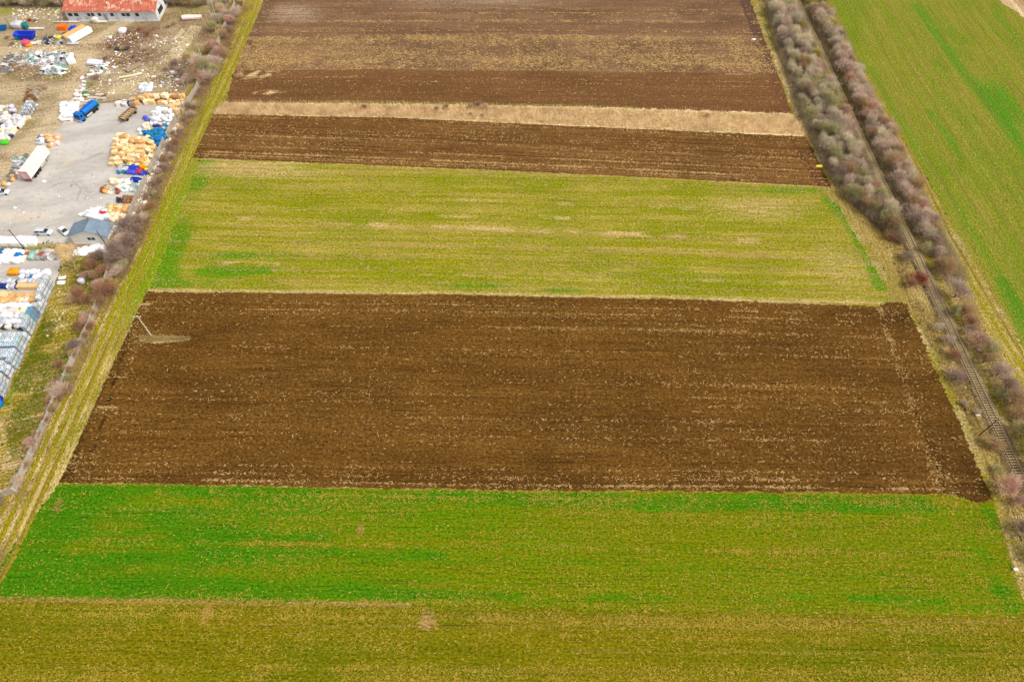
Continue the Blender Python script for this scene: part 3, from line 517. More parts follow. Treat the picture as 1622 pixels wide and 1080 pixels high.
straw('straw', [(1495, 781), (1566, 790)], [(1390, 487), (1432, 481)], 900, 8, m_st1, 'pale straw on the right headland of the dark ploughed field', 7, z=.21, bg=.9, sig=.4, thr=.05)
straw('straw', [(1480, 780), (1502, 781)], [(1386, 486), (1394, 486)], 900, 8, m_st1, 'pale straw along the seam before the right headland', 8, z=.21, bg=.9, sig=.4, thr=.0)
straw('straw', lF, [(92, 767)] + lE[1:] + [(1520, 787), (1574, 792)], 34000, 46, m_st2, 'yellow straw scattered over the green field', 9, L=.36, wd=.10, sig=.28, bg=.25, wsd=1.1, thr=.05, weight=lambda X, Y: .35 + .65 * np.clip((X + 90) / 60, 0, 1))
straw('straw', [(-200, 1110), (1900, 1110)], lF, 40000, 40, m_st2, 'yellow straw scattered over the olive foreground field', 10, L=.36, wd=.10, sig=.3, bg=.22, wsd=1.1, thr=.08)
straw('straw', lD, [(318, 254)] + lC1[1:3] + [(1300, 297), (1322, 318)], 26000, 46, leafmat('stubble_stalk', (208, 180, 114), (190, 164, 92), (220, 192, 134), .8), 'pale stubble and straw in thin streaks over the middle green field', 15, L=.45, wd=.12, sig=.16, bg=.2, wsd=.8, thr=-.15)
straw('straw', lC1, lC0, 16000, 14, m_st1, 'pale straw lying between the furrows of the brown field', 11, z=.21, bg=.25, L=.40, wd=.13)
straw('straw', lA, [(394, 58), (800, 55), (1215, 60)], 30000, 22, m_st1, 'dense pale straw on the near half of the far brown field', 12, L=.55, wd=.17, sig=.6, bg=.6, thr=-.1, wsd=.6)
straw('straw', [(394, 58), (800, 55), (1215, 60)], [(424, -20), (1192, -20)], 12000, 20, m_st1, 'thin pale straw on the far half of the far brown field', 13, L=.6, wd=.16, bg=.2, thr=.1)
straw('straw', lB, lA, 1400, 8, m_st1, 'sparse straw on the smooth brown field', 14, L=.5, wd=.14, bg=.1, thr=.15)

# ------------------------------------------------------------------ bare bushes and trees
def ordn(n):
    return {1: 'first', 2: 'second', 3: 'third', 4: 'fourth', 5: 'fifth', 6: 'sixth', 7: 'seventh', 8: 'eighth', 9: 'ninth', 10: 'tenth', 11: 'eleventh', 12: 'twelfth'}.get(n, '%d%s' % (n, 'th' if 10 <= n % 100 <= 20 else {1: 'st', 2: 'nd', 3: 'rd'}.get(n % 10, 'th')))

def crown_mesh(seed, n=1700, rx=2.2, rz=1.9, cz=1.7, w=.028, L=.95, up=.35):
    r = np.random.default_rng(seed)
    d = r.normal(0, 1, (n, 3)); d /= np.linalg.norm(d, axis=1, keepdims=True); d[:, 2] = np.where(d[:, 2] < -.35, -d[:, 2], d[:, 2])
    lobes = r.normal(0, 1, (7, 3)); lobes /= np.linalg.norm(lobes, axis=1, keepdims=True)
    k = .50 + .68 * np.max(np.clip(d @ lobes.T, 0, 1) ** 7, axis=1) + r.normal(0, .13, n)
    rad = k * (.22 + .78 * r.uniform(0, 1, n) ** .45)
    P = d * rad[:, None] * np.array([rx, rx * r.uniform(.85, 1.15), rz]) + np.array([0, 0, cz]); P[:, 2] = np.maximum(P[:, 2], .1)
    t = P - np.array([0, 0, .2]); t /= np.linalg.norm(t, axis=1, keepdims=True); t = t + r.normal(0, .5, (n, 3)); t[:, 2] += up; t /= np.linalg.norm(t, axis=1, keepdims=True)
    s = np.cross(t, r.normal(0, 1, (n, 3))); s /= np.linalg.norm(s, axis=1, keepdims=True)
    ln = L * r.uniform(.5, 1.2, n)[:, None]; ww = w * r.uniform(.6, 1.5, n)[:, None]
    V = np.stack([P - s * ww, P + s * ww, P + t * ln], 1).reshape(-1, 3); return V, np.arange(3 * n).reshape(n, 3)

def stems_mb(seed, H=2.2, spread=.9, n=9, r0=.06):
    r = random.Random(seed); b = MB()
    for i in range(n):
        a = r.uniform(0, 6.28); q = r.uniform(.3, 1) * spread; mid = Vector((math.cos(a) * q * .4, math.sin(a) * q * .4, H * .45)); e = Vector((math.cos(a) * q * 1.3, math.sin(a) * q * 1.3, H * r.uniform(.8, 1.1)))
        b.tube((r.uniform(-.1, .1), r.uniform(-.1, .1), -.05), mid, r0, r0 * .6, 5); b.tube(mid, e, r0 * .6, r0 * .2, 5)
        for _ in range(2):
            m2 = mid.lerp(e, r.uniform(.1, .6)); e2 = m2 + Vector((r.uniform(-.7, .7), r.uniform(-.7, .7), r.uniform(.4, .9))); b.tube(m2, e2, r0 * .35, r0 * .12, 4)
    return b

def twigmat(name, rgb, tip):
    t = NT(name); p = t.obj(); n1 = t.noise(p, 1.2, 3); r = t.n('ShaderNodeObjectInfo').outputs['Random']
    col = t.mix(t.ramp(n1, .42, .62), lin(rgb), lin(tip)); k = t.math('ADD', t.math('MULTIPLY', r, .26), .86)
    sc = t.n('ShaderNodeVectorMath', operation='SCALE'); t.put(sc.inputs[0], col); t.put(sc.inputs['Scale'], k); t.put(t.b.inputs['Base Color'], sc.outputs[0])
    t.b.inputs['Roughness'].default_value = .9; t.b.inputs['Specular IOR Level'].default_value = .1
    tr_ = t.n('ShaderNodeBsdfTranslucent'); t.put(tr_.inputs[0], sc.outputs[0]); mx = t.n('ShaderNodeMixShader'); mx.inputs[0].default_value = .3
    t.t.links.new(t.b.outputs[0], mx.inputs[1]); t.t.links.new(tr_.outputs[0], mx.inputs[2]); t.t.links.new(mx.outputs[0], t.out.inputs[0]); return t.m
TW = {'grey': twigmat('grey_twigs', (226, 212, 184), (202, 190, 160)), 'mauve': twigmat('mauve_twigs', (226, 204, 182), (200, 178, 160)),
      'brown': twigmat('brown_twigs', (204, 174, 132), (178, 150, 110)), 'reddish': twigmat('reddish_twigs', (190, 146, 112), (166, 124, 96)),
      'pink': twigmat('pinkish_twigs', (220, 184, 160), (194, 158, 138)), 'olive': twigmat('olive_twigs', (196, 182, 84), (172, 158, 70)), 'purple': twigmat('purple_twigs', (186, 162, 144), (160, 136, 122)),
      'greenish': twigmat('greenish_grey_twigs', (204, 196, 146), (176, 170, 122)), 'straw': twigmat('straw_twigs', (240, 218, 172), (222, 196, 146)), 'red': twigmat('red_twigs', (176, 100, 78), (146, 74, 60))}
m_stem = mat('stem_bark', (112, 96, 80), .9)
_crowns = {}; _stems = {}
CV = [crown_mesh(100 + i) for i in range(7)]
def bush(x, y, s, colr, label, cat='bush', group=None, sz=1.0, name='bare_bush', z=0.0):
    i = random.randrange(7)
    if (i, colr) not in _crowns: _crowns[(i, colr)] = mesh_np('crown', CV[i][0], CV[i][1], TW[colr])
    if i not in _stems: _stems[i] = stems_mb(50 + i).mesh('stems', m_stem)
    o = empty(name, (x, y, z), random.uniform(0, 6.28), (s * random.uniform(.85, 1.3), s * random.uniform(.85, 1.25), s * sz * random.uniform(.7, 1.1))); tag(o, label, cat, group)
    link('crown', _crowns[(i, colr)], o); link('stems' if False else 'trunk', _stems[i], o); return o
CN = {'grey': 'pale grey', 'mauve': 'mauve grey', 'brown': 'brown', 'reddish': 'reddish brown', 'pink': 'pinkish', 'olive': 'olive green', 'purple': 'dark purple grey', 'greenish': 'greenish grey', 'straw': 'straw coloured', 'red': 'dark red'}

# belt of bare trees left of the rails
lb = [(-200, 1190), (-60, 1200), (0, 1211), (60, 1226), (120, 1246), (180, 1266), (230, 1290), (270, 1308), (310, 1334), (365, 1398), (385, 1425)]
bx = np.array([W(p, y) for y, p in lb]); o_ = np.argsort(bx[:, 1])
trees = []
y = 129.0
while y < 262:
    x0 = np.interp(y, bx[o_, 1], bx[o_, 0]) + 1.3; x1 = RX - 2.2
    n = max(1, int(round((x1 - x0) / 2.5)))
    for k in range(n):
        xx = x0 + (k + .5) * (x1 - x0) / n + random.uniform(-.9, .9); yy = y + random.uniform(-1.1, 1.1)
        trees.append((xx, yy, 'field side' if k < n / 3 - .2 else ('rail side' if k > 2 * n / 3 - .2 else 'middle')))
    y += 2.5
cnt = {}
for (x, y, side) in sorted(trees, key=lambda q: q[1]):
    cnt[side] = cnt.get(side, 0) + 1; f = (y - 130) / 120
    if side == 'rail side': colr = random.choices(['mauve', 'olive', 'reddish', 'pink', 'greenish', 'grey'], [3, 2.4, 2.2, 2, 2, 2])[0]; s = random.uniform(.55, 1.0)
    else:
        colr = random.choices(['grey', 'mauve', 'greenish', 'brown', 'purple'], [5, 1.8, 2.2 * (1 - f) + .4, 1.0, .8])[0] if y < 205 else random.choices(['grey', 'mauve', 'purple', 'greenish'], [4, 4, 1, .7])[0]; s = random.uniform(.75, 1.25)
    bush(x, y, s, colr, '%s tree, %s from the near end, %s of belt left of rails' % (CN[colr], ordn(cnt[side]), side), 'tree', 'bare trees of the belt left of the rails', 1.15, 'bare_tree')
# tangled undergrowth that knits the belt together
def scrub_pts(n):
    yy = rng.uniform(125, 262, n); x0 = np.interp(yy, bx[o_, 1], bx[o_, 0]) - .3; x1 = RX - 1.1 - 1.2 * np.clip((150 - yy) / 30, 0, 1); return np.c_[x0 + (x1 - x0) * rng.uniform(0, 1, n), yy]
def scrub_r(n):
    yy = rng.uniform(112, 262, n); return np.c_[RX + 2.0 + 8.0 * rng.uniform(0, 1, n) ** .9 + rng.normal(0, .3, n), yy]
m_scr = leafmat('scrub_twig', (190, 174, 142), (176, 152, 130), (158, 148, 102), .5)
tag(blades('undergrowth', np.vstack([clumpy(scrub_pts(76000), 2.2, -.3, 91), clumpy(scrub_r(40000), 2.2, -.3, 92)]), 2.5, .03, m_scr, 1.1), 'tangled leafless undergrowth between the trees beside the railway', 'undergrowth', kind='stuff')
# row of bushes right of the rails, nearly closed in the distance
rows = []
y = 128.0
while y < 262:
    rows.append((RX + 4.4 + random.uniform(-.6, .7), y + random.uniform(-.8, .8), random.uniform(.95, 1.25)))
    rows.append((RX + 7.4 + random.uniform(-.8, .9), y + 1.4 + random.uniform(-.8, .8), random.uniform(.8, 1.2)))
    y += 2.7
near = [((1449, 357), 1.25, 'purple'), ((1476, 386), 1.05, 'purple'), ((1462, 398), .7, 'greenish'), ((1483, 405), .8, 'mauve'), ((1492, 430), 1.25, 'brown'), ((1479, 425), .8, 'brown'), ((1511, 471), 1.45, 'mauve'), ((1523, 500), 1.2, 'brown'), ((1508, 498), .8, 'greenish'), ((1533, 515), .95, 'reddish'),
        ((1532, 527), .7, 'purple'), ((1546, 545), 1.25, 'pink'), ((1563, 560), 1.1, 'greenish'), ((1555, 575), .9, 'brown'), ((1577, 595), 1.15, 'mauve'), ((1590, 617), 1.2, 'purple'), ((1600, 640), 1.15, 'brown'), ((1612, 632), 1.2, 'mauve'), ((1584, 628), .9, 'greenish'),
        ((1608, 662), 1.0, 'brown'), ((1616, 690), 1.3, 'greenish'), ((1622, 715), 1.2, 'olive'), ((1634, 690), 1.2, 'mauve'), ((1636, 745), 1.3, 'greenish'), ((1648, 720), 1.2, 'brown'), ((1655, 775), 1.3, 'mauve'), ((1640, 660), 1.0, 'pink')]
allr = [(W(*p)[0], W(*p)[1], s, c) for p, s, c in near] + [(x, y, s, random.choices(['mauve', 'pink', 'grey', 'olive', 'brown', 'purple'], [5, 1.4, 3, .8, 1.6, 1.2])[0]) for x, y, s in rows]
for i, (x, y, s, c) in enumerate(sorted(allr, key=lambda q: q[1])):
    bush(x, y, s, c, '%s bush, %s from the near end of the row right of the rails' % (CN[c].replace('purple grey', 'purple'), ordn(i + 1)), 'bush', 'bare bushes right of the rails')
for p, s, c, lb_ in [((1433, 410), 1.0, 'purple', 'violet grey bush left of the rails just above the leaning pole'), ((1453, 447), 1.05, 'red', 'dark red bush close to the rails just below the leaning pole'),
                     ((1440, 455), .85, 'reddish', 'low rust brown bush beside the dark red one left of the rails'), ((1412, 378), .8, 'reddish', 'rust red bush at the near tip of the tree belt'),
                     ((1484, 520), .6, 'grey', 'pale grey scrub between the near brown field corner and the rails'), ((1497, 540), .75, 'mauve', 'mauve scrub at the rails beside the ploughed headland'),
                     ((1510, 566), .8, 'reddish', 'flat rust brown bush left of the rails beside the ploughed headland'), ((1512, 600), .9, 'purple', 'purple bush left of the rails midway along the ploughed headland'), ((1523, 603), .5, 'red', 'small crimson bush touching the rails beside the purple bush'),
                     ((1570, 706), 1.05, 'brown', 'dark brown low bush just below the near railway pole'), ((1577, 745), .6, 'greenish', 'small dark green bush under the rails near the corner of the ploughed field'),
                     ((1590, 778), 1.4, 'pink', 'large pink bare bush beside the last sleepers at the right edge'), ((1616, 840), 1.0, 'purple', 'dark purple bush at the right edge beside the green field corner'), ((1608, 795), .8, 'pink', 'small pink bush right of the large pink one'),
                     ((1640, 885), 1.2, 'greenish', 'dark green shrub mass at the very right edge below the purple bush'), ((1525, 640), .5, 'mauve', 'tiny mauve scrub on the verge left of the rails'), ((1545, 655), .45, 'grey', 'tiny pale scrub by the white bag left of the rails'),
                     ((1494, 556), .45, 'straw', 'small straw scrub beside the mauve scrub left of the rails'),
                     ((692, 174), .4, 'reddish', 'small rust bush in the reed strip, left of the pair'), ((707, 172), .45, 'reddish', 'small rust bush in the reed strip, right of the pair'), ((745, 172), .55, 'pink', 'pinkish bush at the top of the reed strip'), ((757, 170), .6, 'reddish', 'reddish brown bush at the top of the reed strip'), ((768, 172), .5, 'pink', 'pinkish scrub at the right of the reed strip clump'),
                     ((745, 183), .4, 'reddish', 'low reddish scrub in the middle of the reed strip'), ((764, 186), .4, 'pink', 'low pinkish scrub in the middle of the reed strip'), ((578, 172), .4, 'reddish', 'lone reddish scrub near the left of the reed strip'), ((1130, 175), .4, 'reddish', 'lone reddish scrub near the right of the reed strip'), ((1120, 185), .45, 'brown', 'brown tuft bush near the right of the reed strip')]:
    x, y = W(*p); bush(x, y, s, c, lb_, 'bush', None, .8)
# along the wall of the yard
tag(blades('wall_undergrowth', clumpy(between([(178, 440), (185, 420), (212, 350), (248, 270), (285, 196), (316, 140), (348, 74), (372, 10)], [(202, 436), (212, 415), (242, 338), (276, 258), (304, 186), (336, 128), (362, 70), (386, 4)], 30000), 2.0, -.08, 93), 1.1, .032, leafmat('wall_scrub_twig', (188, 162, 138), (172, 138, 114), (168, 148, 104), .4), 1.1), 'tangled leafless undergrowth along the yard wall', 'undergrowth', kind='stuff')
wallb = [((64, 690), .55, 'brown'), ((86, 652), .7, 'brown'), ((94, 632), .6, 'reddish'), ((112, 590), .6, 'brown'), ((121, 566), .65, 'brown'), ((138, 536), .7, 'brown'), ((150, 500), .6, 'brown'), ((160, 482), .8, 'brown'), ((155, 440), .8, 'brown'), ((172, 452), .8, 'brown'), ((44, 740), .5, 'brown'), ((120, 480), .7, 'brown'), ((190, 436), .8, 'mauve'), ((3, 800), .9, 'purple'), ((34, 762), .7, 'mauve'), ((57, 706), .75, 'pink'), ((50, 716), .45, 'brown'), ((75, 668), .55, 'reddish'), ((82, 640), .6, 'reddish'), ((101, 625), 1.0, 'mauve'), ((113, 618), .75, 'brown'), ((93, 610), .75, 'reddish'), ((107, 603), .6, 'greenish'), ((98, 580), .5, 'reddish'),
         ((124, 553), .8, 'purple'), ((132, 545), .6, 'grey'), ((128, 522), .7, 'reddish'), ((136, 512), .75, 'pink'), ((147, 522), .7, 'reddish'), ((134, 500), .5, 'mauve'), ((130, 472), .9, 'reddish'), ((140, 480), .75, 'reddish'), ((168, 470), 1.15, 'reddish'), ((180, 466), .95, 'reddish'), ((160, 458), .8, 'pink'), ((168, 432), .95, 'reddish'),
         ((150, 425), .9, 'reddish'), ((140, 440), .7, 'pink'), ((150, 412), .8, 'purple'), ((163, 410), .8, 'purple'),
         ((184, 420), 1.1, 'purple'), ((196, 425), .95, 'greenish'), ((203, 408), 1.15, 'purple'), ((188, 402), 1.2, 'purple'), ((212, 392), 1.15, 'purple'), ((199, 388), 1.2, 'mauve'), ((219, 372), 1.05, 'purple'), ((205, 366), 1.2, 'purple'), ((214, 352), 1.1, 'purple'), ((226, 350), .95, 'mauve'),
         ((222, 333), 1.0, 'mauve'), ((235, 330), .9, 'reddish'), ((229, 315), .9, 'purple'), ((241, 310), .9, 'greenish'), ((240, 295), .95, 'purple'), ((250, 290), .9, 'brown'), ((248, 275), .95, 'mauve'), ((258, 268), .9, 'purple'), ((256, 255), .95, 'brown'), ((268, 250), .9, 'mauve'), ((264, 236), .9, 'purple'), ((275, 228), .85, 'reddish'), ((271, 216), .8, 'brown'), ((283, 208), .8, 'mauve'),
         ((288, 192), .9, 'purple'), ((300, 185), 1.0, 'mauve'), ((303, 170), .8, 'grey'), ((296, 172), .9, 'purple'),
         ((300, 132), 1.15, 'mauve'), ((308, 126), 1.1, 'brown'), ((316, 108), 1.3, 'mauve'), ((326, 112), 1.25, 'greenish'), ((332, 104), 1.2, 'mauve'), ((322, 128), 1.1, 'pink'), ((333, 128), 1.1, 'mauve'), ((342, 118), 1.2, 'greenish'), ((345, 108), 1.1, 'mauve'), ((290, 122), .9, 'purple'), ((280, 110), .9, 'purple'), ((300, 100), .9, 'brown'),
         ((338, 86), 1.15, 'pink'), ((350, 92), 1.1, 'pink'), ((344, 78), .8, 'reddish'), ((356, 62), .9, 'brown'), ((362, 52), .8, 'purple'), ((366, 38), 1.1, 'pink'), ((374, 30), 1.2, 'mauve'), ((360, 30), 1.0, 'mauve'), ((352, 20), 1.0, 'straw'), ((345, 38), 1.0, 'grey'), ((350, 10), 1.2, 'mauve'), ((362, 4), 1.1, 'grey'), ((384, 6), .9, 'straw'), ((340, 50), .9, 'greenish'), ((328, 85), .9, 'straw')]
for i, (p, s, c) in enumerate(wallb):
    s *= 1.0 if p[1] > 355 or p[1] < 135 else .62
    x, y = W(p[0] + (5 if 135 < p[1] < 355 else 0), p[1]); bush(x, y, s, c, '%s bare bush, %s from the near end along the yard wall' % (CN[c], ordn(i + 1)), 'bush', 'bare bushes along the yard wall', 1.0)
i = 0
for (x0, x1, yy, st, nm) in ((0, 108, 9, 7, 'left of the red roofed warehouse'), (272, 330, 9, 6, 'right of the red roofed warehouse')):
    for k, px in enumerate(range(x0, x1, st)):
        for r_ in (0, 1):
            x, y = W(px + random.uniform(-2, 2), yy - r_ * 7); c = random.choice(['purple', 'brown', 'greenish', 'mauve'])
            bush(x, y, random.uniform(.95, 1.3), c, '%s tree, %s from left in %s row, %s' % (CN[c].split()[0], ordn(k + 1), ('front', 'back')[r_], nm.replace('red roofed ', '')), 'tree', 'bare trees behind the yard', 1.1, 'bare_tree')
for p, s, c, lb_ in [((222, 48), 1.0, 'reddish', 'low rust brown scrub in front of the warehouse'), ((233, 56), 1.0, 'reddish', 'rust scrub patch right of the one before the warehouse'), ((215, 62), .9, 'brown', 'brown scrub at the middle of the rubble ground'), ((205, 52), .8, 'purple', 'dark scrub nearest the warehouse front'), ((268, 44), .9, 'brown', 'brown scrub left of the pale concrete lane head'),
                     ((276, 40), .8, 'brown', 'small brown scrub at the lane head'), ((186, 70), .8, 'purple', 'dark purple scrub right of the sandy yard road'), ((176, 76), .8, 'reddish', 'rust scrub beside the sandy yard road'), ((195, 80), .9, 'brown', 'brown scrub in the middle of the rubble'), ((228, 80), 1.0, 'mauve', 'mauve scrub in the rubble ground'), ((236, 86), .9, 'pink', 'pinkish scrub left of the pale lane'),
                     ((212, 92), .9, 'reddish', 'rust scrub below the rubble mounds'), ((168, 95), .9, 'reddish', 'rust scrub at the left of the rubble ground'), ((190, 100), .7, 'brown', 'small brown scrub between debris heaps'), ((146, 136), 1.0, 'greenish', 'greenish bare bush above the blue truck'), ((152, 128), .9, 'purple', 'dark bare bush behind the greenish one above the blue truck'), ((262, 112), .8, 'purple', 'dark scrub right of the pale lane'), ((272, 104), .8, 'brown', 'brown scrub right of the lane middle'),
                     ((20, 72), .8, 'reddish', 'rust bush in the grass left of the junk rows'), ((13, 62), .8, 'brown', 'brown bush below the small blue skip'), ((48, 34), .7, 'red', 'dark red low bush above the blue skip'), ((56, 34), .6, 'purple', 'dark purple low bush above the blue skip'),
                     ((103, 402), 1.05, 'straw', 'straw coloured dry brush heap beside the grey roofed house'), ((96, 398), .7, 'brown', 'brown dry brush left of the grey roofed house'), ((110, 398), .8, 'straw', 'pale dry brush against the house corner'), ((176, 372), .8, 'straw', 'pale shrub at the right corner of the grey roofed house'), ((182, 382), .8, 'brown', 'brown shrub behind the leaning post by the house')]:
    k_ = .62 if p[1] < 115 else 1.0
    x, y = W(*p); bush(x, y, s * k_, c, lb_, 'bush', None, .6)
tag(blades('yard_scrub', clumpy(np.vstack([rng.uniform(0, 1, (16000, 2)) * np.array([38, 50]) + np.array(W(168, 128)) - np.array([0, 2]), rng.uniform(0, 1, (7000, 2)) * np.array([30, 22]) + np.array(W(0, 130))]), 3.0, .02, 95), .9, .05, leafmat('dead_weed', (176, 146, 112), (158, 124, 98), (172, 158, 104), .3), 1.3), 'brown dead weeds over the rubble ground of the far yard', 'weeds', kind='stuff')
# tall sparse tree beside the grey-roofed house
tb = MB(); rr = random.Random(5)
def branch(p, dr, L, r, dep):
    q = p + dr * L; tb.tube(p, q, r, r * .65, 6)
    if dep == 0: return
    for _ in range(3 if dep > 1 else 4):
        nd = (dr + Vector((rr.uniform(-.7, .7), rr.uniform(-.7, .7), rr.uniform(-.1, .5)))).normalized(); branch(p.lerp(q, rr.uniform(.6, 1)), nd, L * rr.uniform(.6, .85), r * .55, dep - 1)
branch(Vector((0, 0, 0)), Vector((.05, 0, 1)), 2.2, .16, 4)
x, y = W(124, 430); t_ = empty('bare_tree', (x, y, 0)); tag(t_, 'tall sparse bare tree with pale twigs between the house and the tank stacks', 'tree')
tb.build('trunk', mat('pale_bark', (176, 156, 122), .9), t_)
V, Fq = crown_mesh(77, 700, 2.2, 2.4, 4.6, .03, .8, .5); link('crown', mesh_np('crown', V, Fq, TW['straw']), t_)

# ------------------------------------------------------------------ concrete panel wall
m_wall = mat('concrete_panel', (164, 153, 140), .9, .25, 1.5, dirt=(140, 128, 108)); m_post = mat('concrete_post', (196, 188, 174), .9, .2)
pb = MB(); pb.box(-1.22, 1.22, -.04, .04, 0, .62); pb.box(-1.22, 1.22, -.04, .04, .64, 1.26); pb.box(-1.22, 1.22, -.04, .04, 1.28, 1.9); pb.box(-1.22, 1.22, -.055, .055, 1.90, 1.97)
panel_me = pb.mesh('panel', m_wall); qb = MB(); qb.rbox(-.08, .08, -.09, .09, 0, 2.06, .02); post_me = qb.mesh('post', m_post)
wl = [(-6, 790), (27, 779), (60, 705), (94, 628), (118, 573), (142, 522), (158, 479), (171, 445), (179, 418), (191, 381), (208, 342), (220, 313), (234, 286), (252, 250), (262, 226), (274, 202), (290, 180), (301, 162), (312, 146), (324, 118), (334, 96), (347, 72), (358, 45), (368, 25), (374, 9), (384, -20), (398, -60)]
wp = [W(*p) for p in wl]; wt = empty('panel_wall', (wp[0][0], wp[0][1], 0)); tag(wt, 'long weathered concrete panel wall between the yard and the grassy track', 'wall')
pp = []
for (a, b) in zip(wp[:-1], wp[1:]):
    L = math.dist(a, b); n = max(1, round(L / 2.5)); pp += [(a[0] + (b[0] - a[0]) * i / n, a[1] + (b[1] - a[1]) * i / n) for i in range(n)]
pp.append(wp[-1]); fallen = {31, 40, 47, 52}
for i, (a, b) in enumerate(zip(pp[:-1], pp[1:])):
    mx, my = (a[0] + b[0]) / 2 - wp[0][0], (a[1] + b[1]) / 2 - wp[0][1]; an = math.atan2(b[1] - a[1], b[0] - a[0])
    if i not in fallen and i < 100:
        o = link('panel', panel_me, wt); o.location = (mx, my, random.uniform(-.06, .02)); o.rotation_euler = (random.gauss(0, .03), 0, an + random.gauss(0, .01)); o.scale = ((math.dist(a, b) - .1) / 2.44, 1, 1)
    if i < 100:
        o = link('post', post_me, wt); o.location = (a[0] - wp[0][0], a[1] - wp[0][1], 0); o.rotation_euler = (random.gauss(0, .02), random.gauss(0, .02), an)

# ------------------------------------------------------------------ poles
m_cpole = mat('pale_concrete_pole', (196, 184, 160), .85); m_wpole = mat('dark_wood_pole', (92, 72, 52), .9); m_gpole = mat('grey_wood_pole', (150, 132, 104), .9); m_ins = mat('white_insulator', (226, 220, 206), .3)
def pole(p, h, m, label, arms=1, lean=(0, 0), aw=1.3, rz=0.0, r=.15):
    x, y = W(*p); o = empty('utility_pole', (x, y, 0), rz); o.rotation_euler = (lean[0], lean[1], rz); tag(o, label, 'pole')
    b = MB(); b.tube((0, 0, -.2), (0, 0, h), r, r * .62, 8); b.build('shaft', m, o)
    for k in range(arms):
        z = h - .25 - k * .8; b = MB(); b.rbox(-aw / 2, aw / 2, -.19, -.07, z - .07, z + .07, .02); ar = b.build('crossarm', m, o)
        for xx in (-aw / 2 + .1, 0, aw / 2 - .1):
            b = MB(); b.lathe([(.02, 0), (.02, .08), (.07, .1), (.08, .18), (.04, .26), (.01, .27)], 8, (xx, -.13, z + .07)); b.build('insulator', m_ins, ar)
    return o
pole((241, 533), 8.0, m_cpole, 'pale concrete power pole on the grass island in the dark ploughed field', 1, aw=1.9)
pole((1551, 689), 7.2, m_wpole, 'dark wooden pole beside the rails near the right edge', 1, aw=1.3, rz=R(20))
pole((1428, 432), 6.6, m_gpole, 'pale wooden pole leaning over the rails above the dark red bush', 1, aw=1.3, rz=R(30), lean=(0, .05))
pole((39, 394), 7.0, m_wpole, 'slanting dark pole beside the white bags at the edge of the concrete yard', 1, aw=.9)
pole((169, 389), 5.3, m_wpole, 'dark pole standing in front of the grey roofed house', 0)
pole((188, 378), 5.6, m_gpole, 'weathered pole just right of the grey roofed house', 0)
pole((293, 176), 6.5, m_gpole, 'grey wooden pole at the wall behind the tan bale row', 1)
pole((290, 206), 5.5, m_gpole, 'grey wooden pole at the wall beside the white bag heap', 1)
pole((318, 172), 3.0, m_gpole, 'short grey pole standing on the track verge', 0)
pole((325, 104), 7.5, m_cpole, 'pale concrete pole among the mauve bushes by the wall', 1)
pole((343, 28), 7.5, m_cpole, 'pale concrete pole right of the warehouse trees', 1)
pole((19, 47), 3.5, m_wpole, 'thin dark pole beside the small blue skip', 0, r=.09)

# ------------------------------------------------------------------ buildings
m_white = mat('whitewashed_wall', (220, 220, 220), .9, .16, .6, dirt=(172, 172, 170)); m_glass = mat('dark_window_glass', (40, 44, 48), .25); m_frame = mat('grey_frame', (120, 118, 112), .6)
def roofmat(name, c1, c2, c3, wave):
    t = NT(name); p = t.obj(); n1 = t.noise(t.scalev(p, (.5, .8, 1)), 1, 6, .7); n2 = t.noise(t.scalev(p, (.25, .25, 1), (4, 4, 0)), 1, 3)
    n3 = t.noise(t.scalev(p, (1.4, .5, 1), (8, 1, 0)), 1, 4, .7)
    col = t.mix(t.ramp(n1, .42, .6), lin(c1), lin(c2)); col = t.mix(t.ramp(t.math('ADD', t.math('MULTIPLY', n2, .5), t.math('MULTIPLY', n3, .5)), .52, .6), col, lin(c3)); t.put(t.b.inputs['Base Color'], col)
    sx = t.n('ShaderNodeSeparateXYZ'); t.put(sx.inputs[0], p); w = t.math('SINE', t.math('MULTIPLY', sx.outputs[0], wave)); t.bump(t.math('ADD', w, n1), .5, .06); t.b.inputs['Roughness'].default_value = .75; return t.m
m_red = roofmat('patched_red_roof', (196, 108, 80), (172, 90, 72), (220, 170, 146), 14.0)
m_blue = roofmat('blue_grey_roof', (122, 138, 152), (114, 130, 145), (128, 144, 158), 18.0)
def winp(par, x, y0, z, w, h, nx=1, face='y', sgn=-1):
    """window with frame on the facade, face normal along y or x"""
    def bx(b, a0, a1, d0, d1, z0, z1):
        lo, hi = sorted((y0 + sgn * d0, y0 + sgn * d1))
        b.box(a0, a1, lo, hi, z0, z1) if face == 'y' else b.box(lo, hi, a0, a1, z0, z1)
    b = MB(); bx(b, x - w / 2 - .07, x + w / 2 + .07, -.02, .05, z - .07, z); bx(b, x - w / 2 - .07, x + w / 2 + .07, -.02, .05, z + h, z + h + .07)
    bx(b, x - w / 2 - .07, x - w / 2, -.02, .05, z, z + h); bx(b, x + w / 2, x + w / 2 + .07, -.02, .05, z, z + h)
    for i in range(1, nx): bx(b, x - w / 2 + w * i / nx - .03, x - w / 2 + w * i / nx + .03, -.02, .04, z, z + h)
    f = b.build('window', m_frame, par); b = MB(); bx(b, x - w / 2, x + w / 2, -.01, .02, z, z + h); b.build('pane', m_glass, f)
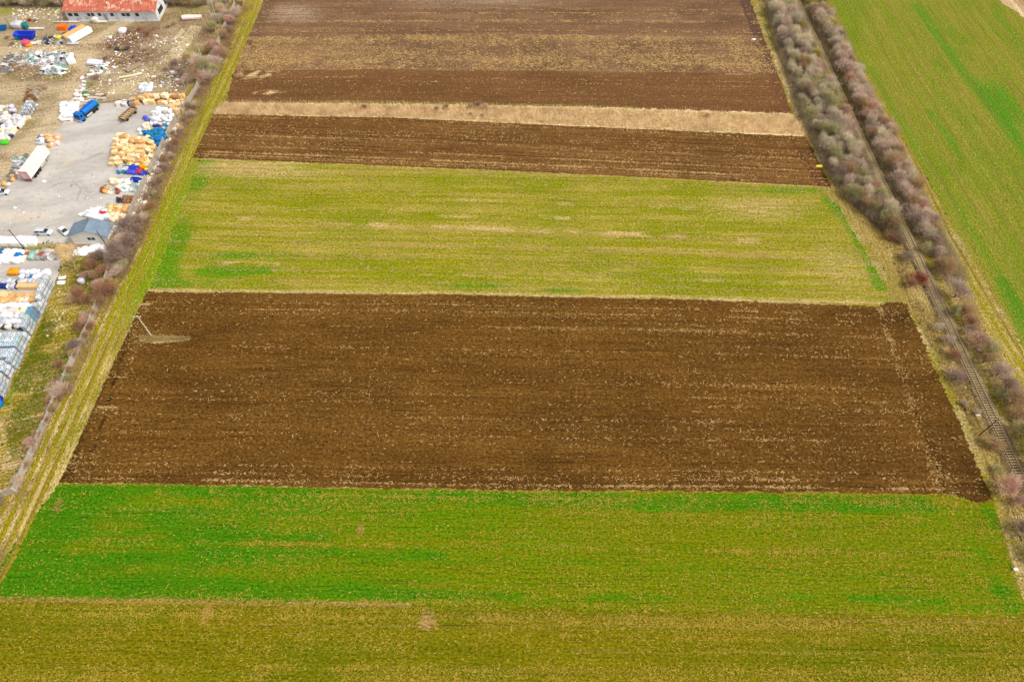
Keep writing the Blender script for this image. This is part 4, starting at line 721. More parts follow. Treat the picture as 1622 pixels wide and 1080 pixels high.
# warehouse: front wall along x
wx0, wx1, wy0, wy1, ey, rd = -156.8, -125.0, 233.3, 251.0, 4.0, 7.4
wh = empty('warehouse', (wx0, wy0, 0)); tag(wh, 'long whitewashed warehouse with a patched red roof at the top left', 'building')
LX, LY = wx1 - wx0, wy1 - wy0
b = MB(); b.add([(0, 0, 0), (LX, 0, 0), (LX, LY, 0), (0, LY, 0), (0, 0, ey), (LX, 0, ey), (LX, LY, ey), (0, LY, ey), (0, LY / 2, rd), (LX, LY / 2, rd)],
              [(0, 1, 5, 4), (2, 3, 7, 6), (1, 2, 6, 9, 5), (3, 0, 4, 8, 7)]); b.box(4.6, 5.0, -.14, -.02, 0, 3.9); b.box(-.2, LX + .2, -.25, -.01, 0, .35); b.build('wall', m_white, wh)
b = MB()
for sgn in (0, 1):
    y_e, z_e = (-.6, ey - .22) if sgn == 0 else (LY + .6, ey - .22); v = [(-.5, y_e, z_e + .05), (LX + .5, y_e, z_e + .05), (LX + .5, LY / 2, rd + .05), (-.5, LY / 2, rd + .05)]
    v += [(q[0], q[1], q[2] + .12) for q in v]; b.add(v, [(0, 3, 2, 1), (4, 5, 6, 7), (0, 1, 5, 4), (1, 2, 6, 5), (2, 3, 7, 6), (3, 0, 4, 7)])
rf = b.build('roof', m_red, wh)
b = MB(); b.box(15.2, 16.0, 1.2, 1.9, 3.9, 6.0); b.build('chimney', mat('pale_chimney', (214, 190, 160)), rf); b = MB(); b.box(26.2, 27.0, 2.0, 2.7, 4.2, 6.3); b.build('chimney', mat('pale_chimney', (214, 190, 160)), rf)
for x, w, n in ((1.5, 1.3, 3), (4.0 - .4, 1.3, 3), (8.0, .9, 2), (9.4, .9, 2), (11.8, 1.1, 3), (16.2, 1.0, 2), (20.2, 1.2, 3), (21.8, 1.2, 3), (25.0, 1.1, 3)): winp(wh, x, 0, 1.9, w, 1.0, n)
for yy, w in ((4.2, 4.2), (10.0, 2.4)): winp(wh, yy, LX, 1.3, w, 1.6, 4, 'x', 1)
b = MB(); b.box(13.0, 14.2, -.07, -.005, .35, 2.6); b.build('door', mat('grey_steel_door', (150, 156, 160)), wh)
# grey-roofed house
hx0, hx1, hy0, hy1 = -114.4, -104.7, 125.1, 129.2; hs_ = empty('house', (hx0, hy0, 0)); tag(hs_, 'small white house with a blue grey gable roof at the corner of the concrete yard', 'building')
LX, LY = hx1 - hx0, hy1 - hy0
m_house = mat('pale_render', (226, 220, 212), .9, .12, .7)
b = MB(); b.add([(0, 0, 0), (LX, 0, 0), (LX, LY, 0), (0, LY, 0), (0, 0, 3), (LX, 0, 3), (LX, LY, 3), (0, LY, 3), (LX / 2, 0, 4.85), (LX / 2, LY, 4.85)],
              [(0, 1, 5, 8, 4), (2, 3, 7, 9, 6), (1, 2, 6, 5), (3, 0, 4, 7)]); b.box(-.12, LX + .12, -.12, -.01, 0, .3); b.box(-.05, LX + .05, -.05, -.004, 3.0, 3.06); b.build('wall', m_house, hs_)
b = MB()
for sg in (0, 1):
    xe = -.45 if sg == 0 else LX + .45; ze = 3.0 - .1
    v = [(xe, -.45, ze), (LX / 2, -.45, 4.95), (LX / 2, LY + .5, 4.95), (xe, LY + .5, ze)]; v += [(q[0], q[1], q[2] + .1) for q in v]
    b.add(v, [(0, 3, 2, 1), (4, 5, 6, 7), (0, 1, 5, 4), (1, 2, 6, 5), (2, 3, 7, 6), (3, 0, 4, 7)])
rf = b.build('roof', m_blue, hs_); b = MB(); b.box(LX / 2 - .09, LX / 2 + .09, -.48, LY + .52, 5.0, 5.1); b.build('ridge_cap', mat('dark_blue_ridge', (96, 108, 122)), rf)
b = MB(); b.box(LX / 2 - .35, LX / 2 + .15, LY - .35, LY + .1, 4.4, 5.7); b.build('chimney', mat('brick_chimney', (178, 140, 118)), rf)
winp(hs_, 4.7, 0, 1.45, .75, .75, 1); winp(hs_, 5.75, 0, 1.45, .75, .75, 1)

# ------------------------------------------------------------------ vehicles
m_tyre = mat('black_tyre', (38, 36, 36), .9); m_rim = mat('steel_rim', (150, 148, 146), .5); m_chs = mat('dark_chassis', (66, 58, 54), .7)
def wheel(par, x, y, r=.5, w=.28):
    b = MB(); b.lathe([(r * .55, -w / 2), (r * .93, -w / 2), (r, -w * .35), (r, w * .35), (r * .93, w / 2), (r * .55, w / 2)], 16); o = b.build('tyre' if False else 'wheel', m_tyre, par); o.location = (x, y, r); o.rotation_euler = (0, R(90), 0)
    b = MB(); b.lathe([(.02, -w * .42), (r * .56, -w * .42), (r * .56, w * .42), (.02, w * .42)], 12); b.build('rim', m_rim, o); return o
# box trailer, rear towards the camera
m_tw = mat('white_trailer_panel', (228, 224, 220), .45, .08, 1.0); m_rd = mat('red_rear_frame', (196, 44, 62), .5)
dx, dy = -134.46 + 135.3, 160.4 - 149.1; t_ = empty('box_trailer', (-136.15, 148.9, 0), -math.atan2(dx, dy)); tag(t_, 'long white box trailer with a red rear frame parked on the concrete yard', 'trailer')
Lt = 11.5; b = MB(); b.rbox(-1.22, 1.22, .05, Lt, 1.15, 3.65, .04); b.build('box_body', m_tw, t_)
b = MB(); b.box(-1.25, 1.25, -.02, .09, 3.45, 3.68); b.box(-1.25, 1.25, -.02, .09, 1.05, 1.25); b.box(-1.25, -1.12, -.02, .09, 1.25, 3.45); b.box(1.12, 1.25, -.02, .09, 1.25, 3.45); b.build('rear_frame', m_rd, t_)
for s_ in (-1, 1):
    b = MB(); x0 = .015 if s_ > 0 else -1.10; b.box(x0, x0 + 1.085, .0, .05, 1.26, 3.44); dr = b.build('rear_door', mat('pale_rear_door', (216, 200, 196)), t_)
    b = MB()
    for q in (.3, .75): b.tube((x0 + q, -.03, 1.3), (x0 + q, -.03, 3.4), .025)
    b.build('lock_rod', m_rd, dr)
b = MB(); b.box(-.45, -.33, .3, Lt - .3, .85, 1.15); b.box(.33, .45, .3, Lt - .3, .85, 1.15)
for yy in (.4, 2.5, 5, 8, 11): b.box(-.33, .33, yy, yy + .1, .9, 1.1)
b.box(-1.1, 1.1, .08, .2, .45, .62); b.box(-.42, -.36, .1, .2, .62, .86); b.box(.36, .42, .1, .2, .62, .86); b.build('chassis', m_chs, t_)
for yy in (2.2, 3.5, 4.8):
    for s_ in (-1, 1): wheel(t_, s_ * 1.05, yy)
for s_ in (-1, 1): b = MB(); b.box(s_ * .75 - .08, s_ * .75 + .08, 8.9, 9.1, .05, 1.15); b.box(s_ * .75 - .16, s_ * .75 + .16, 8.8, 9.2, 0, .06); b.build('landing_leg', m_chs, t_)
b = MB(); b.box(1.17, 1.215, 5.6, 8.4, .5, 1.1); b.build('side_guard', mat('grey_guard', (180, 176, 168)), t_)
# blue tanker truck
m_bt = mat('bright_blue_paint', (22, 112, 196), .35, .1); m_bd = mat('deep_blue_paint', (24, 84, 168), .4, .12)
a, c_ = W(127, 194), W(156, 170); t_ = empty('tanker_truck', ((a[0] + c_[0]) / 2, (a[1] + c_[1]) / 2, 0), math.atan2(c_[1] - a[1], c_[0] - a[0]) - R(90)); tag(t_, 'bright blue tank truck parked by the white bag heap on the concrete', 'truck')
b = MB(); b.prism([(-4.2, .7), (-4.2, 1.5), (-4.0, 2.55), (-3.7, 2.75), (-2.5, 2.75), (-2.45, .7)], -1.15, 1.15)
b.v = [(-p[1], p[0], p[2]) for p in b.v]; b.build('cab', m_bt, t_)
b = MB(); b.add([(-1.0, -4.235, 1.6), (1.0, -4.235, 1.6), (.95, -4.05, 2.5), (-.95, -4.05, 2.5)], [(0, 1, 2, 3)]); b.v += [(x, y + .06, z) for x, y, z in b.v[:4]]; b.f += [(7, 6, 5, 4)]; b.sm += [False]; b.build('windscreen', m_glass, t_)
for s_ in (-1, 1): b = MB(); b.box(s_ * 1.16 - .02, s_ * 1.16 + .02, -3.8, -2.9, 1.65, 2.4); b.build('side_window', m_glass, t_); b = MB(); b.rbox(s_ * .8 - .14, s_ * .8 + .14, -4.27, -4.19, .85, 1.05, .03); b.build('headlight', mat('headlight_glass', (230, 228, 215), .2), t_)
b = MB(); b.rbox(-1.12, 1.12, -4.32, -4.21, .45, .75, .04); b.build('bumper', m_tw, t_)
b = MB(); b.lathe([(.2, -2.95), (.8, -2.9), (1.02, -2.7), (1.08, -2.4), (1.08, 2.4), (1.02, 2.7), (.8, 2.9), (.2, 2.95)], 20); b.v = [(x * 1.02, z + 1.0, y * .86 + 1.95) for x, y, z in b.v]; tk = b.build('tank', m_bt, t_)
b = MB(); b.box(-.35, .35, -1.2, 3.2, 2.86, 2.98); b.lathe([(.3, 0), (.3, .16), (.05, .2)], 12, (0, .2, 2.97)); b.lathe([(.3, 0), (.3, .16), (.05, .2)], 12, (0, 2.2, 2.97)); b.build('catwalk', m_bd, tk)
b = MB(); b.box(-.5, -.36, -4.0, 4.1, .65, .95); b.box(.36, .5, -4.0, 4.1, .65, .95); b.box(-1.05, 1.05, -2.4, 3.9, .95, 1.05); b.build('chassis', m_chs, t_)
b = MB(); b.rbox(.92, 1.16, -1.6, .6, .55, .95, .04); b.build('side_box', mat('pale_side_box', (206, 206, 196)), t_)
for yy in (-3.1, 1.4, 2.7):
    for s_ in (-1, 1): wheel(t_, s_ * 1.0, yy)
b = MB(); b.rbox(-.55, .75, 4.0, 4.7, 1.1, 2.0, .1); b.tube((-.9, 4.3, .8), (.9, 4.3, .8), .12); b.build('pump', mat('teal_pump', (48, 148, 132), .5), t_)
# open wooden trailer
m_wd = mat('brown_planks', (132, 106, 78), .85, .25, dirt=(96, 76, 56)); m_wp = mat('pale_planks', (196, 166, 124), .85, .25)
a, c_ = W(197, 194), W(217, 176); t_ = empty('dropside_trailer', ((a[0] + c_[0]) / 2 - .3, (a[1] + c_[1]) / 2, 0), math.atan2(c_[1] - a[1], c_[0] - a[0]) - R(90)); tag(t_, 'brown open flatbed trailer alone on the concrete behind the bale row', 'trailer')
b = MB(); b.box(-1.1, 1.1, -3.0, 3.0, .9, 1.0); b.box(-1.15, -1.06, -3.0, 3.0, 1.0, 1.5); b.box(1.06, 1.15, -3.0, 3.0, 1.0, 1.5); b.box(-1.06, 1.06, -3.05, -2.96, 1.0, 1.5); b.box(-1.06, 1.06, 2.96, 3.05, 1.0, 1.5); b.build('bed', m_wd, t_)
for k in range(6): b = MB(); b.box(-.8 + random.uniform(-.1, .1), .8 + random.uniform(-.1, .1), -2.6 + k * .9, -2.1 + k * .9, 1.0, 1.14); b.build('plank', m_wp, t_)
b = MB(); b.box(-.5, -.4, -3, 3, .7, .9); b.box(.4, .5, -3, 3, .7, .9); b.tube((0, -3, .75), (0, -4.2, .6), .06); b.build('chassis', m_chs, t_)
for yy in (-1.9, 1.9):
    for s_ in (-1, 1): wheel(t_, s_ * .95, yy, .42, .24)
# cars
def car(p, rz, paint, label, name='parked_car', L=4.4, H=1.42, estate=False):
    x, y = W(*p); o = empty(name, (x, y, 0), rz); tag(o, label, 'car'); hl = L / 2
    st = [(-hl, .45, .62, .60), (-hl + .08, .3, .88, .78), (-hl + .6, .26, .95, .86), (0, .24, .96, .87), (hl - 1.3, .24, .92, .87), (hl - .4, .26, .80, .84), (hl - .05, .32, .66, .72), (hl, .42, .56, .62)]
    v = []; f = []
    for (xx, z0, z1, w) in st: v += [(xx, -w, z0), (xx, -w - .02, (z0 + z1) / 2), (xx, -w + .06, z1), (xx, 0, z1 + .03), (xx, w - .06, z1), (xx, w + .02, (z0 + z1) / 2), (xx, w, z0)]
    for k in range(len(st) - 1):
        for i in range(7): j = (i + 1) % 7; f.append((k * 7 + i, k * 7 + 7 + i, k * 7 + 7 + j, k * 7 + j))
    f += [tuple(range(7)), tuple(range(len(v) - 1, len(v) - 8, -1))]; b = MB(); b.add(v, f, False); body = b.build('body', paint, o)
    r0, r1, r2, r3 = (-hl + .12, -hl + .35, .35, 1.05) if estate else (-hl + .6, -hl + 1.25, .35, 1.1)
    def ring(xx, z, w): return [(xx, -w, z), (xx, w, z)]
    v = ring(r0, .93, .78) + ring(r3, .90, .78) + ring(r1, H, .60) + ring(r2, H, .60)
    b = MB(); b.add(v, [(0, 1, 5, 4)]); b.add(v, [(2, 3, 7, 6)]); b.add(v, [(0, 2, 6, 4)]); b.add(v, [(1, 5, 7, 3)]); gl = b.build('windows', m_glass, o)
    b = MB(); b.rbox(r1 - .05, r2 + .05, -.62, .62, H - .03, H + .03, .02)
    for s_ in (-1, 1):
        for (xa, xb) in ((r0, r1), (r3, r2)): b.tube((xa, s_ * .785, .93), (xb, s_ * .61, H), .035, .035, 5)
        b.tube(((r0 + r3) / 2, s_ * .79, .93), ((r1 + r2) / 2, s_ * .615, H), .03, .03, 5)
    b.build('roof', paint, o)
    for xx in (-hl + .8, hl - .85):
        for s_ in (-1, 1):
            w_ = wheel(o, xx, s_ * .80, .31, .2); w_.rotation_euler = (R(90), 0, 0)
    for s_ in (-1, 1):
        b = MB(); b.rbox(hl - .14, hl - .005, s_ * .5 - .14, s_ * .5 + .14, .52, .66, .03); b.build('headlight', mat('headlight_glass', (230, 228, 215), .2), o)
        b = MB(); b.rbox(-hl - .01, -hl + .1, s_ * .48 - .1, s_ * .48 + .1, .58, .74, .03); b.build('tail_light', m_rd, o)
    return o
m_sil = mat('silver_car_paint', (196, 202, 208), .3, .05, metal=.0); m_wc = mat('white_car_paint', (226, 228, 226), .35, .05)
car((72, 370), R(-2), m_sil, 'silver estate car parked near the edge of the concrete yard', estate=True)
car((4, 307), R(8), m_sil, 'silver blue car cut off by the left edge of the picture')
car((103, 368), R(-38), m_wc, 'white car behind the dry brush heap at the house corner', L=3.6)

# ------------------------------------------------------------------ stored goods
def deform(v, amp, seed, s=1.0):
    r = np.random.default_rng(seed); v = np.asarray(v, float); o = np.zeros_like(v)
    for k in range(6):
        q = r.normal(0, 2.2 / s, 3); o += r.normal(0, 1, 3)[None] * np.sin(v @ q + r.uniform(0, 6.28))[:, None]
    return v + o * amp / 3
def cube_grid(n):
    bm = bmesh.new(); bmesh.ops.create_cube(bm, size=1.0); bmesh.ops.subdivide_edges(bm, edges=bm.edges, cuts=n, use_grid_fill=True)
    v = np.array([q.co[:] for q in bm.verts]); f = [tuple(q.index for q in p.verts) for p in bm.faces]; bm.free(); return v, f
CGv, CGf = cube_grid(4)
def shape_mesh(kind, seed):
    v = CGv.copy(); b = MB()
    if kind == 'bale':
        n = v / np.linalg.norm(v, axis=1, keepdims=True); v = v * .9 + n * .08; v = v * np.array([1.35, 1.1, 1.0]); v = deform(v, .055, seed); v[:, 2] += .5; b.add(v, CGf)
        for yy in (-.3, .3): b.box(-.70, .70, yy - .02, yy + .02, .985, 1.02)
    elif kind == 'bag':
        n = v / np.linalg.norm(v, axis=1, keepdims=True); v = v * .45 + n * .30; v = v * np.array([1.15, 1.15, 1.05]); v = deform(v, .08, seed); v[:, 2] += .48; v[:, 2] = np.maximum(v[:, 2], 0); b.add(v, CGf, True)
        b.lathe([(.18, 0), (.10, .12), (.16, .24), (.02, .22)], 8, (0, 0, .95))
    elif kind == 'sack':      # low slumped bag
        n = v / np.linalg.norm(v, axis=1, keepdims=True); v = v * .3 + n * .42; v = v * np.array([1.5, .95, .62]); v = deform(v, .09, seed); v[:, 2] += .3; v[:, 2] = np.maximum(v[:, 2], 0); b.add(v, CGf, True)
    elif kind == 'crate':
        b.box(-.6, .6, -.5, .5, 0, .06); b.box(-.6, .6, -.5, -.44, .06, .8); b.box(-.6, .6, .44, .5, .06, .8); b.box(-.6, -.54, -.44, .44, .06, .8); b.box(.54, .6, -.44, .44, .06, .8); b.box(-.5, .5, -.4, .4, .3, .36)
    elif kind == 'drum': b.lathe([(.05, 0), (.30, 0), (.31, .04), (.29, .3), (.31, .32), (.29, .34), (.29, .6), (.31, .62), (.29, .64), (.30, .9), (.27, .92), (.05, .90)], 14)
    elif kind == 'plank':
        for k in range(5): b.box(-1.4 + random.uniform(-.2, .2), 1.4 + random.uniform(-.2, .2), -.5 + k * .2, -.34 + k * .2, .0 + .05 * (k % 3), .05 + .05 * (k % 3))
    elif kind == 'pallet_stack':
        for k in range(5):
            z = k * .15
            for yy in (-.45, -.15, .15, .45): b.box(-.6, .6, yy - .05, yy + .05, z + .10, z + .125)
            for xx in (-.52, 0, .52): b.box(xx - .06, xx + .06, -.48, .48, z + .0, z + .095)
    elif kind == 'board':
        v = v * np.array([1.8, 1.1, .10]); v = deform(v, .06, seed, 1.5); v[:, 2] += .16; b.add(v, CGf)
    elif kind == 'tyre': b.lathe([(.20, 0), (.34, 0), (.40, .05), (.40, .17), (.34, .22), (.20, .22), (.20, 0)], 16)
    elif kind == 'skip':
        b.add([(-2.2, -.9, 0), (2.0, -.9, 0), (2.0, .9, 0), (-2.2, .9, 0), (-2.7, -1.1, 1.5), (2.7, -1.1, 1.5), (2.7, 1.1, 1.5), (-2.7, 1.1, 1.5)], [(0, 3, 2, 1), (0, 1, 5, 4), (1, 2, 6, 5), (2, 3, 7, 6), (3, 0, 4, 7)])
        b.add([(-2.0, -.8, .15), (1.85, -.8, .15), (1.85, .8, .15), (-2.0, .8, .15), (-2.6, -1.0, 1.5), (2.6, -1.0, 1.5), (2.6, 1.0, 1.5), (-2.6, 1.0, 1.5)], [(0, 1, 2, 3), (0, 4, 5, 1), (1, 5, 6, 2), (2, 6, 7, 3), (3, 7, 4, 0)])
        b.box(-2.75, 2.75, -1.16, -1.0, 1.45, 1.55); b.box(-2.75, 2.75, 1.0, 1.16, 1.45, 1.55); b.box(-2.8, -2.6, -1.0, 1.0, 1.452, 1.548); b.box(2.6, 2.8, -1.0, 1.0, 1.452, 1.548)
        for xx in (-1.4, -.3, .8, 1.7): b.box(xx - .05, xx + .05, -1.12, -.9, .1, 1.44)
    return b
_gm = {}
def goods(kind, m, x, y, z=0., rz=None, s=1.0, label=None, cat=None, group=None, name=None, tilt=0.0):
    k = (kind, random.randrange(4), m.name)
    if k not in _gm: _gm[k] = shape_mesh(kind, k[1]).mesh(name or kind, m)
    o = link(name or kind, _gm[k]); o.location = (x, y, z); o.rotation_euler = (random.uniform(-tilt, tilt), random.uniform(-tilt, tilt), random.uniform(-.3, .3) if rz is None else rz)
    o.scale = (s, s, s) if not hasattr(s, '__len__') else s; tag(o, label, cat, group); return o
COL = {'tan': (228, 192, 138), 'pale tan': (240, 220, 182), 'orange tan': (216, 168, 106), 'white': (244, 244, 246), 'off white': (222, 214, 204), 'light grey': (190, 190, 192), 'grey': (150, 146, 142), 'dark': (62, 60, 66), 'blue': (30, 112, 178), 'teal blue': (34, 124, 164), 'royal blue': (36, 62, 190), 'violet blue': (84, 88, 196),
       'navy': (30, 48, 120), 'orange': (238, 150, 20), 'yellow': (232, 214, 80), 'red': (198, 48, 54), 'green': (40, 140, 70), 'sea green': (150, 182, 170), 'teal': (20, 120, 120), 'pink': (226, 200, 192), 'brown': (138, 96, 62), 'rust': (160, 76, 44), 'grey brown': (158, 138, 110), 'lilac': (206, 202, 218), 'bright green': (70, 190, 40), 'bright orange': (246, 110, 30), 'bright pink': (232, 80, 120)}
def cm(c): return mat('_'.join(c.split()) + '_surface', COL[c], .6, .16, 2.5, rnd=.10)
KN = {'bale': 'bale', 'bag': 'big bag', 'sack': 'sack', 'crate': 'open crate', 'drum': 'drum', 'plank': 'plank bundle', 'pallet_stack': 'pallet stack', 'board': 'sheet', 'tyre': 'tyre'}
NM = {'bale': 'bale', 'bag': 'bulk_bag', 'sack': 'sack', 'crate': 'open_crate', 'drum': 'drum', 'plank': 'plank_bundle', 'pallet_stack': 'pallet_stack', 'board': 'sheet', 'tyre': 'tyre'}
def heap(where, quad, nx, ny, mix, layers=1, s=1.0, drop=.06, jit=.25, zs=.95, tilt=.12, ends='left'):
    """heap of goods on a quadrilateral (near-left, near-right, far-right, far-left); every item a thing of its own"""
    A, B, Cc, D = [np.array(W(*p)) for p in quad]; keys = list(mix); ws = [mix[k] for k in keys]
    for l in range(layers):
        sh = l * .5; r_ = 0
        for j in range(ny - l):
            r_ += 1; c_ = 0
            for i in range(nx - l):
                c_ += 1
                if random.random() < drop + .15 * l: continue
                u = (i + .5 + sh) / nx; v = (j + .5 + sh) / ny; u += random.gauss(0, jit / nx * .5); v += random.gauss(0, jit / ny * .5)
                P_ = (A * (1 - u) + B * u) * (1 - v) + (D * (1 - u) + Cc * u) * v
                kind, col = random.choices(keys, ws)[0]; q = s * random.uniform(.85, 1.15)
                lay = ['', ', upper', ', topmost'][l]
                goods(kind, cm(col), P_[0], P_[1], l * zs * s, None, q, '%s %s in %s, row %d, %s from %s%s' % (col, KN[kind], where, r_, ordn(c_), ends, lay), {'plank_bundle': 'planks', 'pallet_stack': 'pallets'}.get(NM[kind], KN[kind].split()[-1]), 'goods of ' + where, NM[kind], tilt)
random.seed(21)
T = lambda **k: k
heap('the great bale heap', [(176, 262), (236, 268), (252, 222), (186, 218)], 10, 7, {('bale', 'tan'): 6, ('bale', 'pale tan'): 3, ('bale', 'orange tan'): 2, ('bag', 'pale tan'): 1}, 3, 1.05, .06, .55, .85, .3)
heap('the tan bale row', [(225, 170), (292, 166), (296, 151), (222, 153)], 10, 2, {('bale', 'tan'): 5, ('bale', 'pale tan'): 3, ('bale', 'orange tan'): 3}, 2, 1.15, .1)
heap('the bale row corner', [(276, 182), (292, 178), (292, 166), (272, 168)], 3, 2, {('bale', 'tan'): 3, ('bag', 'pale tan'): 2}, 1, 1.2)
heap('the short mixed bale row', [(184, 170), (220, 170), (222, 158), (196, 158)], 6, 2, {('bale', 'grey brown'): 3, ('bale', 'off white'): 2, ('bale', 'orange tan'): 2, ('bag', 'navy'): .6}, 1, 1.1)
heap('the teal bag heap', [(236, 233), (258, 232), (270, 206), (226, 212)], 7, 5, {('bag', 'teal blue'): 6, ('bag', 'blue'): 3, ('sack', 'teal blue'): 2}, 2, 1.05, .06)
heap('the white film heap', [(240, 200), (268, 200), (282, 172), (240, 178)], 6, 6, {('bag', 'white'): 5, ('sack', 'white'): 3, ('bag', 'light grey'): 2, ('bale', 'off white'): 1}, 2, 1.0, .08)
heap('the film and bale mix', [(217, 216), (232, 218), (244, 196), (228, 184)], 3, 5, {('bag', 'white'): 3, ('bale', 'tan'): 2, ('bag', 'violet blue'): 1.5, ('bale', 'pale tan'): 2, ('sack', 'navy'): .7}, 1, 1.0, .1)
heap('the sacks before the teal heap', [(244, 212), (262, 208), (266, 198), (244, 198)], 4, 2, {('bag', 'teal blue'): 2, ('bag', 'sea green'): 1, ('sack', 'navy'): 1.5, ('sack', 'red'): .4}, 1, .95)
heap('the violet crate row', [(203, 277), (232, 279), (238, 262), (206, 264)], 7, 3, {('bag', 'violet blue'): 4, ('bag', 'royal blue'): 4, ('bag', 'yellow'): .5, ('crate', 'royal blue'): 1}, 1, .95, .04)
heap('the blue drum group', [(187, 278), (203, 278), (206, 264), (192, 266)], 4, 3, {('drum', 'blue'): 3, ('sack', 'white'): 2, ('drum', 'teal blue'): 2, ('bag', 'light grey'): 1}, 1, 1.1)
for p, c, lb_ in (((223, 275), 'red', 'red bag at the right end of the violet crate row'), ((228, 268), 'orange', 'orange bag above the red one in the violet crate row'), ((200, 271), 'pale tan', 'cream bag between the drums and the violet crates'), ((208, 264), 'yellow', 'yellow bag at the back of the violet crate row')):
    x, y = W(*p); goods('bag', cm(c), x, y, .0 if c != 'orange' else .4, None, 1.25, lb_, 'bag', None, 'bulk_bag')
heap('the scrap group by the wall', [(184, 302), (214, 306), (228, 288), (196, 286)], 7, 4, {('crate', 'light grey'): 3, ('sack', 'white'): 3, ('drum', 'sea green'): 1, ('board', 'light grey'): 2, ('sack', 'sea green'): 1, ('bag', 'off white'): 2}, 1, 1.0, .1, tilt=.3)
heap('the blue crate line', [(205, 292), (224, 291), (226, 284), (208, 284)], 4, 1, {('crate', 'blue'): 3, ('crate', 'royal blue'): 1}, 1, 1.1, 0)
heap('the pink sack line', [(176, 293), (196, 293), (196, 285), (176, 285)], 4, 2, {('sack', 'pink'): 2, ('bag', 'pale tan'): 2, ('bag', 'white'): 1}, 1, .95)
heap('the rust scrap line', [(160, 306), (190, 310), (190, 292), (160, 292)], 5, 3, {('tyre', 'grey brown'): 1.5, ('bag', 'rust'): 1.2, ('sack', 'rust'): 1.2, ('board', 'off white'): 1.5, ('sack', 'brown'): 1, ('bag', 'orange tan'): .6}, 1, .95, .3, tilt=.3)
heap('the brown scrap by dark drums', [(196, 322), (208, 323), (212, 311), (196, 312)], 3, 3, {('sack', 'rust'): 2, ('sack', 'brown'): 2, ('crate', 'grey brown'): 1, ('plank', 'brown'): .5}, 1, .95, .1, tilt=.3)
heap('the dark drum group', [(186, 322), (196, 322), (196, 317), (187, 317)], 2, 2, {('drum', 'dark'): 3, ('drum', 'navy'): 1}, 1, 1.05, 0)
heap('the tan sacks above the house', [(175, 340), (201, 341), (206, 328), (177, 329)], 5, 2, {('bag', 'tan'): 3, ('bag', 'orange tan'): 3, ('bag', 'pale tan'): 2}, 1, 1.25, 0)
heap('the pale sacks above the house', [(178, 352), (200, 353), (203, 341), (179, 340)], 4, 2, {('bag', 'pale tan'): 4, ('bag', 'grey brown'): 1}, 1, 1.1, .1)
heap('the white film beside the house', [(126, 342), (176, 352), (178, 333), (150, 331)], 9, 4, {('sack', 'white'): 6, ('board', 'white'): 2, ('sack', 'light grey'): 2, ('sack', 'grey'): .6, ('sack', 'red'): .15}, 1, 1.1, .12)
heap('the rubble behind the house', [(184, 360), (200, 358), (202, 344), (184, 348)], 4, 4, {('board', 'off white'): 2, ('sack', 'grey brown'): 3, ('sack', 'white'): 2}, 1, .7, .2)
heap('the film heap by the truck', [(97, 192), (118, 192), (127, 168), (100, 166)], 6, 6, {('bag', 'white'): 6, ('sack', 'white'): 3, ('bale', 'white'): 1}, 2, 1.0, .08)
heap('the mixed goods above the truck', [(107, 166), (126, 168), (144, 148), (122, 142)], 5, 4, {('sack', 'off white'): 2, ('crate', 'grey'): 1, ('sack', 'pink'): 1, ('plank', 'off white'): 2, ('bag', 'white'): 1, ('sack', 'green'): .3}, 1, 1.0, .15, tilt=.3)
heap('the planks above the truck', [(128, 160), (162, 166), (168, 150), (140, 146)], 5, 3, {('plank', 'grey brown'): 3, ('plank', 'off white'): 2, ('plank', 'brown'): 1}, 1, .9, .2, tilt=.2)
heap('the trailer head bales', [(78, 236), (94, 230), (96, 216), (74, 216)], 4, 4, {('bale', 'tan'): 3, ('bale', 'orange tan'): 3, ('bag', 'pink'): 1}, 1, .95, .08)
heap('the trailer head sacks', [(57, 232), (74, 228), (76, 214), (64, 216)], 4, 3, {('bag', 'white'): 3, ('sack', 'light grey'): 2, ('crate', 'grey'): 1}, 1, .9, .1)
heap('the scrap left of the trailer', [(22, 274), (34, 276), (46, 246), (24, 252)], 3, 5, {('crate', 'grey'): 2, ('sack', 'light grey'): 2, ('drum', 'grey'): 1, ('crate', 'sea green'): 1, ('sack', 'lilac'): 1}, 1, 1.0, .15, tilt=.25)
heap('the line below the trailer', [(5, 296), (16, 298), (34, 274), (20, 270)], 3, 4, {('crate', 'grey brown'): 1, ('bag', 'orange tan'): 1, ('sack', 'off white'): 2, ('crate', 'grey'): 2, ('sack', 'rust'): .5}, 1, .95, .15, tilt=.25)
heap('the dark bale cluster', [(42, 164), (60, 160), (76, 140), (50, 138)], 5, 5, {('bale', 'grey brown'): 5, ('bale', 'brown'): 2, ('bag', 'grey'): 1}, 2, 1.05, .06)
heap('the left goods field', [(-6, 214), (34, 204), (48, 184), (-6, 186)], 9, 5, {('bag', 'off white'): 4, ('bag', 'light grey'): 3, ('bale', 'off white'): 2, ('sack', 'lilac'): 2, ('bag', 'white'): 3, ('sack', 'dark'): .8, ('bag', 'pink'): 1}, 1, 1.15, .05)
heap('the left field front', [(-10, 228), (14, 224), (30, 206), (-10, 208)], 5, 4, {('bag', 'off white'): 3, ('bag', 'light grey'): 2, ('sack', 'navy'): 1.2, ('drum', 'white'): 1, ('bag', 'pale tan'): 2}, 1, 1.15, .08)
heap('the left field back', [(-6, 186), (24, 186), (30, 168), (-6, 172)], 6, 3, {('bag', 'grey'): 2, ('sack', 'dark'): 2, ('bag', 'off white'): 2, ('bag', 'lilac'): 1, ('bag', 'pale tan'): 1}, 1, 1.1, .08)
heap('the goods between the clusters', [(30, 192), (48, 190), (52, 180), (34, 178)], 4, 2, {('bag', 'off white'): 2, ('bale', 'pale tan'): 2, ('bag', 'light grey'): 2}, 2, 1.0, .05)
